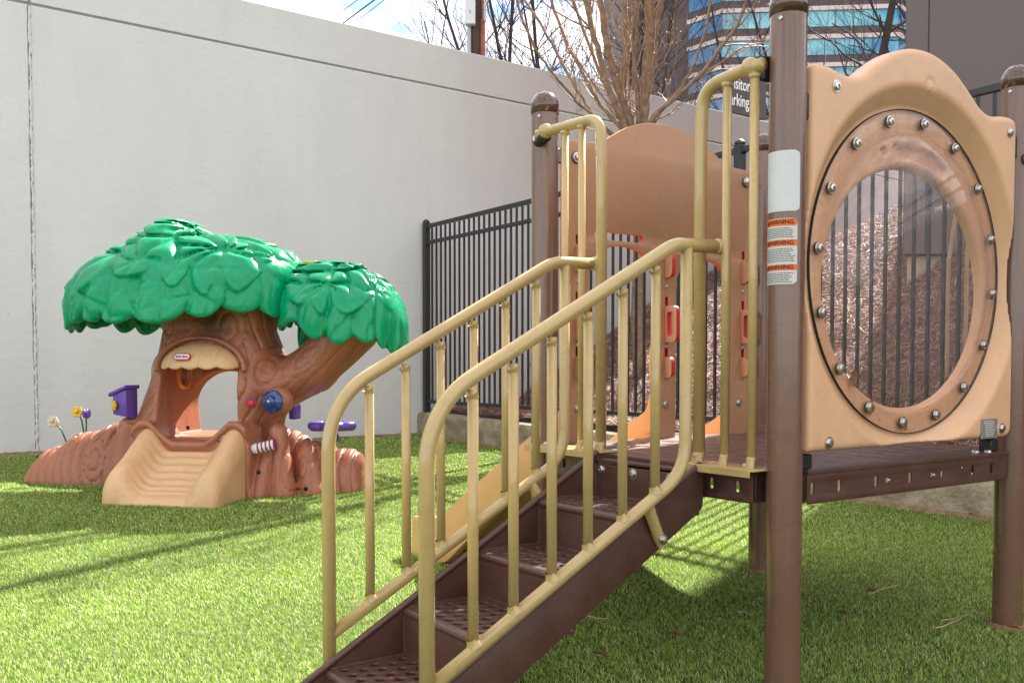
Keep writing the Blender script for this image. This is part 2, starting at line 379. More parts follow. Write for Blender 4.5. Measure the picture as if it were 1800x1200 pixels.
class MB:
    def __init__(s):
        s.v = []; s.f = []; s.mi = []
    def add(s, vs, fs, mi=0):
        o = len(s.v)
        s.v.extend([tuple(p) for p in vs])
        for f in fs:
            s.f.append(tuple(i + o for i in f)); s.mi.append(mi)
    def box(s, c, d, mi=0, rot=None):
        x, y, z = d[0] / 2, d[1] / 2, d[2] / 2
        vs = [Vector((a, b, e)) for a in (-x, x) for b in (-y, y) for e in (-z, z)]
        if rot is not None:
            vs = [rot @ v for v in vs]
        vs = [v + Vector(c) for v in vs]
        s.add(vs, [(0, 1, 3, 2), (4, 6, 7, 5), (0, 4, 5, 1), (2, 3, 7, 6), (0, 2, 6, 4), (1, 5, 7, 3)], mi)
        return s
    def tube(s, pts, r, seg=16, mi=0, cap=True):
        pts = [Vector(p) for p in pts]
        n = len(pts)
        rr = r if isinstance(r, (list, tuple)) else [r] * n
        tan = []
        for i in range(n):
            a = pts[max(i - 1, 0)]; b = pts[min(i + 1, n - 1)]
            d = (b - a)
            tan.append(d.normalized() if d.length > 1e-9 else Vector((0, 0, 1)))
        t0 = tan[0]
        up = Vector((0, 0, 1)) if abs(t0.z) < 0.9 else Vector((1, 0, 0))
        nrm = t0.cross(up).normalized()
        vs = []
        for i in range(n):
            t = tan[i]
            nrm = (nrm - t * nrm.dot(t))
            if nrm.length < 1e-6:
                nrm = t.orthogonal()
            nrm.normalize()
            bn = t.cross(nrm)
            for k in range(seg):
                a = 2 * math.pi * k / seg
                vs.append(pts[i] + (nrm * math.cos(a) + bn * math.sin(a)) * rr[i])
        fs = []
        for i in range(n - 1):
            for k in range(seg):
                k2 = (k + 1) % seg
                fs.append((i * seg + k, (i + 1) * seg + k, (i + 1) * seg + k2, i * seg + k2))
        if cap:
            fs.append(tuple(range(seg)))
            fs.append(tuple(reversed([(n - 1) * seg + k for k in range(seg)])))
        s.add(vs, fs, mi)
        return s
    def lathe(s, prof, origin, axis=(0, 0, 1), seg=32, mi=0, caps=True):
        ax = Vector(axis).normalized()
        a1 = ax.orthogonal().normalized(); a2 = ax.cross(a1)
        o = Vector(origin)
        vs = []
        for (r, h) in prof:
            for k in range(seg):
                a = 2 * math.pi * k / seg
                vs.append(o + ax * h + (a1 * math.cos(a) + a2 * math.sin(a)) * r)
        fs = []
        for i in range(len(prof) - 1):
            for k in range(seg):
                k2 = (k + 1) % seg
                fs.append((i * seg + k, i * seg + k2, (i + 1) * seg + k2, (i + 1) * seg + k))
        closed = abs(prof[0][0] - prof[-1][0]) < 1e-7 and abs(prof[0][1] - prof[-1][1]) < 1e-7
        if prof[0][0] > 1e-5 and caps and not closed:
            fs.append(tuple(reversed(range(seg))))
        if prof[-1][0] > 1e-5 and caps and not closed:
            fs.append(tuple((len(prof) - 1) * seg + k for k in range(seg)))
        s.add(vs, fs, mi)
        return s
    def mesh(s, name='mesh', doubles=False):
        me = bpy.data.meshes.new(name)
        me.from_pydata(s.v, [], s.f)
        me.polygons.foreach_set('material_index', s.mi)
        if doubles:
            b = bmesh.new(); b.from_mesh(me)
            bmesh.ops.remove_doubles(b, verts=b.verts, dist=1e-5)
            bmesh.ops.recalc_face_normals(b, faces=b.faces)
            b.to_mesh(me); b.free()
        me.update()
        return me
    def build(s, name, m, parent=None, bevel=0.0, seg=2, smooth=True, angle=38, doubles=True):
        o = link_mesh(name, s.mesh(name, doubles), m, parent, smooth, angle)
        if bevel > 0:
            b = o.modifiers.new('bevel', 'BEVEL'); b.width = bevel; b.segments = seg
            b.limit_method = 'ANGLE'; b.angle_limit = R(40)
        return o

def smooth_path(pts, rad, n=7):
    """round every inner corner of a polyline"""
    pts = [Vector(p) for p in pts]
    out = [pts[0]]
    for i in range(1, len(pts) - 1):
        a, b, c = pts[i - 1], pts[i], pts[i + 1]
        r = rad[i - 1] if isinstance(rad, (list, tuple)) else rad
        d1 = (a - b); d2 = (c - b)
        l = min(r, d1.length * 0.49, d2.length * 0.49)
        p0 = b + d1.normalized() * l; p2 = b + d2.normalized() * l
        for k in range(n + 1):
            t = k / n
            out.append(p0 * (1 - t) ** 2 + b * 2 * t * (1 - t) + p2 * t * t)
    out.append(pts[-1])
    return out

def curve_plate(outline, holes, thick, bevel=0.0):
    """flat plate with holes, outline in XY, thickness along Z centred on 0 -> Mesh"""
    cu = bpy.data.curves.new('tmp', 'CURVE')
    cu.dimensions = '2D'; cu.fill_mode = 'BOTH'
    cu.extrude = max(thick / 2 - bevel, 1e-4)
    cu.bevel_depth = bevel; cu.bevel_resolution = 1
    cu.offset = -bevel
    for lp in [outline] + list(holes):
        sp = cu.splines.new('POLY'); sp.points.add(len(lp) - 1)
        for p, q in zip(sp.points, lp):
            p.co = (q[0], q[1], 0, 1)
        sp.use_cyclic_u = True
    ob = bpy.data.objects.new('tmp', cu)
    COL.objects.link(ob)
    dg = bpy.context.evaluated_depsgraph_get()
    me = bpy.data.meshes.new_from_object(ob.evaluated_get(dg))
    bpy.data.objects.remove(ob); bpy.data.curves.remove(cu)
    me.materials.clear()
    b = bmesh.new(); b.from_mesh(me)
    bmesh.ops.remove_doubles(b, verts=b.verts, dist=1e-5)
    b.to_mesh(me); b.free()
    return me

def xform(me, mtx):
    me.transform(mtx); me.update(); return me

def mtx_axes(ox, xa, ya, za):
    m = Matrix.Identity(4)
    for i in range(3):
        m[i][0] = xa[i]; m[i][1] = ya[i]; m[i][2] = za[i]; m[i][3] = ox[i]
    return m

def circle(cx, cy, r, n=16, ry=None, a0=0):
    ry = ry or r
    return [(cx + r * math.cos(a0 + 2 * math.pi * k / n), cy + ry * math.sin(a0 + 2 * math.pi * k / n)) for k in range(n)]

def rrect(x0, y0, x1, y1, r, n=5):
    out = []
    for cx, cy, a in ((x1 - r, y0 + r, -90), (x1 - r, y1 - r, 0), (x0 + r, y1 - r, 90), (x0 + r, y0 + r, 180)):
        for k in range(n + 1):
            t = R(a + 90 * k / n)
            out.append((cx + r * math.cos(t), cy + r * math.sin(t)))
    return out

def text_mesh(txt, size, font=None, extrude=0.0008, align='CENTER', serif=False, bold=0.0):
    cu = bpy.data.curves.new('txt', 'FONT')
    cu.body = txt; cu.size = size; cu.align_x = align; cu.align_y = 'CENTER'
    cu.extrude = extrude; cu.resolution_u = 3
    cu.offset = bold
    ob = bpy.data.objects.new('tmp', cu); COL.objects.link(ob)
    dg = bpy.context.evaluated_depsgraph_get()
    me = bpy.data.meshes.new_from_object(ob.evaluated_get(dg))
    bpy.data.objects.remove(ob); bpy.data.curves.remove(cu)
    me.materials.clear()
    return me

# bolt head facing axis
def bolt_mb(c, axis, r=0.011, h=0.006, washer=True):
    b = MB()
    pr = []
    if washer:
        pr += [(r * 1.35, 0.0), (r * 1.35, 0.0016), (r * 1.05, 0.0018)]
    pr += [(r, 0.0018), (r * 0.98, h * 0.55), (r * 0.8, h * 0.9), (r * 0.45, h), (r * 0.36, h), (r * 0.34, h * 0.45), (0.0, h * 0.45)]
    b.lathe(pr, c, axis, 16)
    return b

# ------------------------------------------------------------------ signed-distance meshing
def surface_nets(fn, lo, hi, step):
    ax = [np.arange(l, h + step, step, dtype=np.float32) for l, h in zip(lo, hi)]
    X, Y, Z = np.meshgrid(*ax, indexing='ij')
    V = fn(X, Y, Z).astype(np.float32)
    del X, Y, Z
    ins = V < 0
    nx, ny, nz_ = V.shape
    c = np.zeros((nx - 1, ny - 1, nz_ - 1), np.int8)
    for a in (0, 1):
        for b in (0, 1):
            for d in (0, 1):
                c += ins[a:nx - 1 + a, b:ny - 1 + b, d:nz_ - 1 + d]
    act = (c > 0) & (c < 8)
    ii, jj, kk = np.nonzero(act)
    idx = -np.ones(act.shape, np.int64)
    idx[ii, jj, kk] = np.arange(len(ii))
    acc = np.zeros((len(ii), 3), np.float64); cnt = np.zeros(len(ii))
    cor = [(a, b, d) for a in (0, 1) for b in (0, 1) for d in (0, 1)]
    for p in cor:
        for axn in range(3):
            if p[axn] == 0:
                q = list(p); q[axn] = 1
                va = V[ii + p[0], jj + p[1], kk + p[2]]; vb = V[ii + q[0], jj + q[1], kk + q[2]]
                m = (va < 0) != (vb < 0)
                t = np.zeros_like(va); t[m] = va[m] / (va[m] - vb[m])
                pos = np.tile(np.array(p, float), (len(ii), 1)); pos[:, axn] = t
                acc[m] += pos[m]; cnt[m] += 1
    P = acc / cnt[:, None]
    P = P + np.stack([ii, jj, kk], 1)
    P = P * step + np.array([ax[0][0], ax[1][0], ax[2][0]])
    faces = []
    for axn in range(3):
        sl0 = [slice(None)] * 3; sl1 = [slice(None)] * 3
        sl0[axn] = slice(0, -1); sl1[axn] = slice(1, None)
        A = ins[tuple(sl0)]; B = ins[tuple(sl1)]
        e = A != B
        o1, o2 = [(1, 2), (2, 0), (0, 1)][axn]
        I = np.stack(np.nonzero(e), 1)
        ok = (I[:, o1] > 0) & (I[:, o2] > 0) & (I[:, o1] < act.shape[o1]) & (I[:, o2] < act.shape[o2])
        I = I[ok]
        d1 = np.zeros(3, int); d1[o1] = 1
        d2 = np.zeros(3, int); d2[o2] = 1
        q = [I - d1 - d2, I - d2, I, I - d1]
        q = [idx[a[:, 0], a[:, 1], a[:, 2]] for a in q]
        F = np.stack(q, 1)
        flip = ~A[I[:, 0], I[:, 1], I[:, 2]]
        F[flip] = F[flip][:, ::-1]
        faces.append(F)
    F = np.concatenate(faces)
    return P, F

def np_mesh(name, P, F):
    me = bpy.data.meshes.new(name)
    k = F.shape[1]
    me.vertices.add(len(P)); me.vertices.foreach_set('co', np.asarray(P, np.float32).ravel())
    me.loops.add(F.size); me.loops.foreach_set('vertex_index', F.astype(np.int32).ravel())
    me.polygons.add(len(F)); me.polygons.foreach_set('loop_start', np.arange(0, F.size, k, dtype=np.int32))
    me.update(calc_edges=True)
    return me

def smin(a, b, k):
    h = np.clip(0.5 + 0.5 * (b - a) / k, 0, 1)
    return b + (a - b) * h - k * h * (1 - h)
def smax(a, b, k):
    return -smin(-a, -b, k)
def relax(P, F, it=1, lam=0.5):
    e = np.concatenate([F[:, [0, 1]], F[:, [1, 2]], F[:, [2, 3]], F[:, [3, 0]]])
    for _ in range(it):
        S = np.zeros_like(P); C = np.zeros(len(P))
        for a, b in ((0, 1), (1, 0)):
            for d in range(3):
                S[:, d] += np.bincount(e[:, a], P[e[:, b], d], len(P))
            C += np.bincount(e[:, a], minlength=len(P))
        P = P + lam * (S / C[:, None] - P)
    return P
def sdf_object(name, fn, lo, hi, step, m, parent, relax_it=1):
    P, F = surface_nets(fn, lo, hi, step)
    P = relax(P, F, relax_it)
    return link_mesh(name, np_mesh(name, P, F), m, parent, True, 0)
def poly_sdf(px, py, X, Y):
    n = len(px)
    d = np.full(X.shape, 1e9, np.float32); s = np.ones(X.shape, np.float32)
    j = n - 1
    for i in range(n):
        ex, ey = px[j] - px[i], py[j] - py[i]
        wx, wy = X - px[i], Y - py[i]
        t = np.clip((wx * ex + wy * ey) / (ex * ex + ey * ey), 0, 1)
        d = np.minimum(d, (wx - ex * t) ** 2 + (wy - ey * t) ** 2)
        c1 = Y >= py[i]; c2 = Y < py[j]; c3 = ex * wy > ey * wx
        al = c1 & c2 & c3; no = (~c1) & (~c2) & (~c3)
        s = np.where(al | no, -s, s)
        j = i
    return s * np.sqrt(d)
def vnoise(X, Y, Z, f, seed=0):
    return (np.sin(X * f * 1.7 + 1.3 + seed + 1.1 * np.sin(Y * f * 1.3 + seed)) + np.sin(Y * f * 1.9 + 2.1 * np.sin(Z * f * 0.9 + seed)) +
            np.sin(Z * f * 1.6 + 0.7 + 1.4 * np.sin(X * f * 1.1 + 2 * seed))) / 3.0

# ------------------------------------------------------------------ frames of reference
YAW = 0.6064
P1 = Vector((0.6807, 2.3659, 0))
S1, S2 = 1.0837, 1.0027
Uv = Vector((math.cos(YAW), math.sin(YAW), 0)); Vv = Vector((-math.sin(YAW), math.cos(YAW), 0))
def LW(u, v, z=0.0):
    return P1 + Uv * u + Vv * v + Vector((0, 0, z))
WA = Vector((-4.67, 8.64, 0)); WTH = R(36)
WD = Vector((math.cos(WTH), math.sin(WTH), 0)); WN = Vector((-math.sin(WTH), math.cos(WTH), 0))

# ================================================================== SETTING
def gz(v):
    return 0.0156 * max(0.0, v - 2.07)
def gz_np(v):
    return 0.0156 * np.maximum(0.0, v - 2.07)
WA = WA - WN * 0.84          # foot of the white wall
WALL_TOP = 4.30

# far ground, one sheet to the horizon
me = bpy.data.meshes.new('ground')
me.from_pydata([(-700, -300, -0.12), (700, -300, -0.12), (700, 900, -0.12), (-700, 900, -0.12)], [], [(0, 1, 2, 3)])
o = link_mesh('ground', me, M['asphalt'], None, False); tag(o, kind='structure')

# lawn base (artificial turf backing)
def lawn_base():
    b = MB(); vs = []; fs = []
    nu, nv = 40, 60
    for i in range(nu + 1):
        for j in range(nv + 1):
            u = -14 + (3.12 + 14) * i / nu; v = -9 + (16.7) * j / nv
            p = LW(u, v, gz(v)); vs.append(p)
    for i in range(nu):
        for j in range(nv):
            a = i * (nv + 1) + j
            fs.append((a, a + nv + 1, a + nv + 2, a + 1))
    b.add(vs, fs)
    o = b.build('lawn', M['turfbase'], None, doubles=False); tag(o, kind='structure')
lawn_base()

# white boundary wall
def white_wall():
    root = empty('boundary_wall', WA, WTH)
    tag(root, 'tall off-white rendered wall running behind the toy treehouse and the fence', 'wall')
    t0, t1, th = -9.0, 13.5, 0.24
    b = MB()
    # lower field in three panels with a shallow joint between, upper band
    b.box(((t0 + 0.155) / 2, th / 2, 1.90), (0.155 - t0, th, 3.90))
    b.box(((0.175 + t1) / 2, th / 2, 1.90), (t1 - 0.175, th, 3.90))
    b.box(((t0 + t1) / 2, th / 2 + 0.012, 3.86), (t1 - t0, th - 0.024, 0.02))
    b.box(((t0 + 0.155) / 2, th / 2, (3.87 + WALL_TOP) / 2), (0.155 - t0, th, WALL_TOP - 3.87))
    b.box(((0.175 + t1) / 2, th / 2, (3.87 + WALL_TOP) / 2), (t1 - 0.175, th, WALL_TOP - 3.87))
    b.box((0.165, th / 2 + 0.010, WALL_TOP / 2), (0.0199, th - 0.02, WALL_TOP - 0.01))
    b.build('render', M['wall'], root, bevel=0.006)
    b = MB(); b.box(((t0 + t1) / 2, 0.0105, 3.86), (t1 - t0, 0.003, 0.0185)); b.build('joint', M['joint'], root)
    b = MB(); b.box((0.165, 0.0085, 4.08), (0.013, 0.003, 0.42)); b.build('joint', M['joint'], root)
    # ragged caulk down the upright joint
    rnd = random.Random(4)
    b = MB(); n = 160; pts = []; rr = []
    for k in range(n):
        z = 0.05 + 3.79 * k / (n - 1)
        pts.append((0.165 + rnd.uniform(-0.005, 0.005), -0.001, z)); rr.append(0.011 + rnd.uniform(-0.004, 0.006))
    b.tube(pts, rr, 6); b.build('caulk_bead', M['caulk'], root)
    b = MB(); pts = [(0.150 + rnd.uniform(-0.003, 0.003), -0.0005, 0.9 + 2.94 * k / 60) for k in range(61)]
    b.tube(pts, 0.0035, 5); b.build('crack', M['joint'], root)
white_wall()

# concrete curb under the fence
def curb():
    b = MB(); vs = []; fs = []
    rnd = random.Random(7)
    n = 150; prof = [(-0.02, -0.10), (0.0, -0.02), (0.004, 0.06), (0.0, 0.14), (0.003, 0.21), (0.010, 0.235), (0.03, 0.25), (0.12, 0.252), (0.20, 0.250), (0.21, 0.10), (0.21, -0.1)]
    for i in range(n + 1):
        v = -8 + 15.44 * i / n
        wob = 0.008 * math.sin(v * 1.9) + rnd.uniform(-0.003, 0.003)
        for (du, dz) in prof:
            vs.append(LW(3.075 + du + (wob if du < 0.05 else 0) + rnd.uniform(-0.002, 0.002), v, gz(v) + dz + rnd.uniform(-0.002, 0.002) + 0.003 * math.sin(v * 3)))
    k = len(prof)
    for i in range(n):
        for j in range(k - 1):
            a = i * k + j
            fs.append((a, a + 1, a + k + 1, a + k))
    b.add(vs, fs)
    o = b.build('concrete_curb', M['curb'], None, doubles=False, angle=60)
    tag(o, 'low mossy concrete curb along the turf under the black metal fence', 'curb')
curb()

# mulch bank behind the fence
def bank_z(u, v):
    us = 3.35 + 0.95 * np.clip(v / 7.5, -0.2, 1) ** 1.5 if False else 3.35 + 0.95 * np.clip(v / 7.5, 0, 1) ** 1.6
    cap = 1.95 + 0.16 * np.clip(7.5 - v, 0, 6) + 0.55 * np.clip((5.6 - v) / 2.2, 0, 1)
    h = (0.62 + 0.12 * np.clip((5.6 - v) / 2.2, 0, 1)) * np.maximum(0, u - us)
    h = cap * (1 - np.exp(-(h / cap) - 0.9 * (h / cap) ** 3))
    n = 0.035 * vnoise(u * 1.0, v * 1.0, u * 0, 2.3, 1.7) + 0.02 * vnoise(u * 1.0, v * 1.0, u * 0, 7.1, 0.3)
    return 0.335 + h + n * np.clip((u - 3.3) * 2, 0.15, 1.0) + 0.02 * np.clip(v - 2, 0, 6) / 5
def bank():
    nu, nv = 110, 130
    u = np.linspace(0, 1, nu + 1) ** 1.5 * 11 + 3.24
    v = np.linspace(-8, 7.44, nv + 1)
    UU, VV_ = np.meshgrid(u, v, indexing='ij')
    VV_ = VV_ + (UU - 3.24) * 0.02 * (VV_ > 5)
    Z = bank_z(UU, VV_)
    X = P1.x + Uv.x * UU + Vv.x * VV_; Y = P1.y + Uv.y * UU + Vv.y * VV_
    P = np.stack([X, Y, Z], -1).reshape(-1, 3)
    i = np.arange(nu)[:, None] * (nv + 1) + np.arange(nv)[None]
    F = np.stack([i, i + nv + 1, i + nv + 2, i + 1], -1).reshape(-1, 4)
    o = link_mesh('mulch_bank', np_mesh('mulch_bank', P, F), M['mulch'], None, True, 0)
    tag(o, kind='structure')
bank()

# fence
def fence():
    u0 = 3.165
    posts = [7.37, 5.19, 2.99, 0.80, -1.39, -3.58]
    zb, zt = 0.44, 2.33
    root = empty('metal_fence', LW(u0, 0, 0), YAW)
    tag(root, 'black metal picket fence on the concrete curb behind the play structure', 'fence')
    for v in posts:
        b = MB(); b.box((0, v, (0.2 + zt + 0.03) / 2), (0.062, 0.062, zt + 0.03 - 0.2)); p = b.build('fence_post', M['fence'], root, bevel=0.004)
        b = MB(); b.lathe([(0.037, -0.008), (0.037, 0.006), (0.030, 0.014), (0.018, 0.024), (0.0, 0.028)], (0, v, zt + 0.040), seg=24)
        b.build('post_cap', M['fence'], p)
    for k in range(5):
        va, vb = posts[k], posts[k + 1]
        L_ = va - vb
        rails = []
        for z, h, d in ((zt - 0.01, 0.040, 0.036), (zt - 0.185, 0.036, 0.034), (zb + 0.01, 0.036, 0.034)):
            b = MB(); b.box((0, vb + L_ / 2, z), (d, L_ - 0.062, h)); r = b.build('rail', M['fence'], root, bevel=0.003)
            for yy in (0.034, L_ - 0.034):
                b = MB(); b.box((0, vb + yy, z), (d + 0.010, 0.022, h + 0.010)); b.build('rail_bracket', M['fence'], r, bevel=0.002)
        n = 22
        if k == 4:      # the bay beyond the picture's edge, its pickets in one part
            b = MB()
            for i in range(n):
                y = vb + 0.031 + (L_ - 0.062) * (i + 1) / (n + 1)
                b.box((0, y, (zb - 0.005 + zt - 0.035) / 2), (0.017, 0.017, zt - 0.035 - zb + 0.005))
            b.build('picket_row', M['fence'], root)['kind'] = 'stuff'
            continue
        for i in range(n):
            y = vb + 0.031 + (L_ - 0.062) * (i + 1) / (n + 1)
            b = MB(); b.box((0, y, (zb - 0.005 + zt - 0.035) / 2), (0.017, 0.017, zt - 0.035 - zb + 0.005))
            b.build('picket', M['fence'], root)
fence()

# dark clad building with a concrete base
def clad_building():
    X0, Y0 = 3.235, 7.9
    root = empty('clad_building', (X0, Y0, 0), 0)
    tag(root, 'dark grey metal-clad building on a beige concrete base at the right', 'building')
    H = 8.5
    fp = [(0, 0), (9.5, 0), (9.5, 6.0), (3.2, 6.0)]
    def prism(pts, z0, z1, inset=0):
        b = MB(); n = len(pts)
        vs = [(x, y, z0) for x, y in pts] + [(x, y, z1) for x, y in pts]
        fs = [tuple(reversed(range(n))), tuple(range(n, 2 * n))] + [(i, (i + 1) % n, n + (i + 1) % n, n + i) for i in range(n)]
        b.add(vs, fs); return b
    prism(fp, 1.752, H).build('cladding', M['metal_wall'], root, bevel=0.008)
    b = MB()
    for x in (0.19, 1.4, 2.6, 3.8, 5.0, 6.2):
        b = MB(); b.box((x, -0.0005, (1.76 + H) / 2), (0.010, 0.005, H - 1.78)); b.build('cladding_seam', M['rubber'], root)
    prism([(0.06, 0.05), (9.4, 0.05), (9.4, 5.9), (3.25, 5.9)], 0.2, 1.75).build('concrete_base', M['conc2'], root, bevel=0.01)
    b = MB(); b.box((1.6, -0.02, H + 0.03), (9.6 if False else 3.3, 0.12, 0.10)); 
    b = MB(); b.box((4.75, 0.0, H + 0.04), (9.6, 0.16, 0.08)); b.build('coping', M['metal_wall'], root, bevel=0.006)
clad_building()

# office tower
def tower():
    root = empty('office_tower', (35, 125, 0), 0)
    tag(root, 'brown office tower with bands of bright blue glass beyond the wall', 'building')
    ox, oy = 35, 125
    fp = [(15.7, 133.0), (23.8, 129.3), (27.4, 125.2), (49.6, 123.4), (52.4, 126.5), (75, 124), (75, 165), (15.7, 165)]
    z0, z1 = 0, 78
    b = MB(); n = len(fp)
    vs = [(x - ox, y - oy, z0) for x, y in fp] + [(x - ox, y - oy, z1) for x, y in fp]
    b.add(vs, [tuple(reversed(range(n))), tuple(range(n, 2 * n))] + [(i, (i + 1) % n, n + (i + 1) % n, n + i) for i in range(n)])
    b.build('masonry', M['tower'], root)
    segs = [(1, 2), (2, 3), (3, 4), (4, 5)]
    per = 3.6
    for fl in range(-4, 5):
        zg0 = 41.1 - 1 * 0 + fl * per - 0.1; zg1 = zg0 + 2.0
        for si, (a, c) in enumerate(segs):
            p, q = Vector((*fp[a], 0)) - Vector((ox, oy, 0)), Vector((*fp[c], 0)) - Vector((ox, oy, 0))
            d = (q - p).normalized(); nrm = Vector((d.y, -d.x, 0))
            def band(name, za, zb, out, m, e=0.0):
                bb = MB()
                p1 = p - d * e; q1 = q + d * e
                vs = []
                for pt in (p1 + nrm * out, q1 + nrm * out, q1 - nrm * 0.3, p1 - nrm * 0.3):
                    vs += [(pt.x, pt.y, za), (pt.x, pt.y, zb)]
                bb.add(vs, [(0, 2, 3, 1), (2, 4, 5, 3), (4, 6, 7, 5), (6, 0, 1, 7), (1, 3, 5, 7), (0, 6, 4, 2)])
                return bb.build(name, m, root, doubles=True, smooth=False)
            g = band('window_band', zg0, zg1, 0.05, M['glassdark'] if si in (0, 2) else M['glass'])
            band('ledge', zg1 + 0.01, zg1 + 0.55, 0.30, M['ledge'], 0.08)
            # mullions
            Ln = (q - p).length; k = max(1, int(Ln / 1.5))
            for i in range(1, k):
                c_ = p + d * (Ln * i / k) + nrm * 0.055
                rot = Matrix.Rotation(math.atan2(d.y, d.x), 3, 'Z')
                if fl < -2 or fl > 2 or i % 3:
                    continue
                mb = MB(); mb.box((c_.x, c_.y, (zg0 + zg1) / 2), (0.09, 0.08, zg1 - zg0), rot=rot)
                mb.build('mullion', M['tower'], g, smooth=False)
tower()

# utility pole, its box and conduit, overhead cables
def utility():
    x, y = -0.70, 19.0
    root = empty('utility_pole', (x, y, 0), 0)
    tag(root, 'dark timber utility pole with a pale equipment box behind the white wall', 'utility pole')
    b = MB(); b.tube([(0, 0, 0), (0, 0, 4), (0.02, 0, 12)], [0.17, 0.15, 0.12], 20); b.build('pole', M['pole'], root)
    b = MB(); b.box((-0.115, -0.20, 7.72), (0.20, 0.14, 0.46)); o = b.build('equipment_box', M['box'], root, bevel=0.012)
    b = MB(); b.box((-0.115, -0.275, 7.72), (0.03, 0.012, 0.06)); b.build('latch', M['greymetal'], o)
    b = MB(); b.tube([(0.13, -0.13, 0), (0.13, -0.13, 7.60), (0.13, -0.13, 7.64), (0.13, -0.13, 9.6)], [0.05, 0.05, 0.03, 0.03], 12); b.build('conduit', M['conduit'], root)
    b = MB(); b.tube([(-0.14, -0.10, 0), (-0.14, -0.10, 7.50)], 0.045, 12); b.build('ground_wire_cover', M['greymetal'], root)
    b = MB(); b.box((0.17, -0.2, 7.72), (0.05, 0.06, 0.34)); b.build('splice_box', M['greymetal'], root, bevel=0.01)
    b = MB(); b.box((0, 0, 11.2), (2.4, 0.10, 0.12)); b.build('crossarm', M['pole'], root, bevel=0.01)
    # cables: two image directions each, given as far end points
    def cable(A, B, sag, r, lab):
        A = Vector(A); B = Vector(B); pts = []
        for k in range(33):
            t = k / 32
            p = A.lerp(B, t); p.z -= sag * 4 * t * (1 - t); pts.append(p)
        b = MB(); b.tube(pts, r, 6)
        o = b.build('power_cable', M['cable'], None, doubles=False); tag(o, lab, 'cable', 'overhead cables')
    def at(px, py, Y):
        dx = (px - 900) / 1668; dz = (643.5 - py) / 1668
        return (dx * Y, Y, 0.828 + dz * Y)
    cable(at(575, 52, 34), at(720, -55, 20), 0.0, 0.012, 'thin overhead cable, leftmost of the three slanting ones above the wall')
    cable(at(590, 62, 34), at(760, -62, 20), 0.0, 0.022, 'thick overhead cable, middle of the three slanting ones above the wall')
    cable(at(610, 62, 34), at(790, -75, 20), 0.0, 0.012, 'thin overhead cable, rightmost of the three slanting ones above the wall')
    cable(at(757, 120, 22), at(777, -60, 18.5), 0.0, 0.008, 'thin steep cable dropping left of the utility pole')
    cable(at(772, 120, 22), at(800, -60, 18.5), 0.0, 0.013, 'thicker steep cable dropping next to the utility pole')
utility()

# visitor parking sign
def sign():
    Y = 19.0
    root = empty('parking_sign', (4.62, Y, 0), R(34))
    tag(root, 'dark brown sign with white lettering beyond the white wall', 'sign')
    zc = 6.19
    b = MB(); b.box((0, 0, zc), (1.16, 0.06, 0.82)); o = b.build('board', M['sign'], root, bevel=0.006)
    for txt, z, dx in (('Visitor', 0.165, -0.20), ('Parking', -0.155, -0.255)):
        me = text_mesh(txt, 0.335, extrude=0.004, bold=0.003)
        xform(me, Matrix.Translation((dx, -0.0345, zc + z)) @ Matrix.Rotation(math.pi / 2, 4, 'X') @ Matrix.Diagonal((0.66, 1, 1, 1)))
        link_mesh('lettering', me, M['signwhite'], o, False)
    for sx in (-0.45, 0.45):
        b = MB(); b.box((sx, 0.07, zc / 2), (0.07, 0.07, zc)); b.build('post', M['sign'], root)
sign()

# bare soil showing between the turf and the wall and along the curb
def soil():
    rnd = random.Random(5)
    def strip(fn, n, w0, name):
        vs = []; fs = []
        for i in range(n + 1):
            t = i / n
            a = fn(t, 0.0); wd = w0 * (0.45 + 0.9 * rnd.random() * (0.6 + 0.4 * math.sin(t * 37)))
            c = fn(t, wd)
            vs += [a + Vector((0, 0, 0.018 + rnd.uniform(0, .006))), fn(t, wd * 0.5) + Vector((0, 0, 0.022 + rnd.uniform(0, .008))), c + Vector((0, 0, 0.004))]
        for i in range(n):
            for k in range(2):
                a = i * 3 + k
                fs.append((a, a + 1, a + 4, a + 3))
        b = MB(); b.add(vs, fs); o = b.build(name, M['soil'], None, doubles=False, angle=0); tag(o, kind='structure')
    def f1(t, wd):
        p = WA + WD * (-3 + 7.1 * t) - WN * (wd - 0.01)
        v = (p - P1).dot(Vv); p.z = gz(v); return p
    def f2(t, wd):
        v = -6 + 13.4 * t
        return LW(3.08 - wd, v, gz(v))
    strip(f1, 260, 0.055, 'soil_strip_wall'); strip(f2, 380, 0.040, 'soil_strip_curb')
soil()

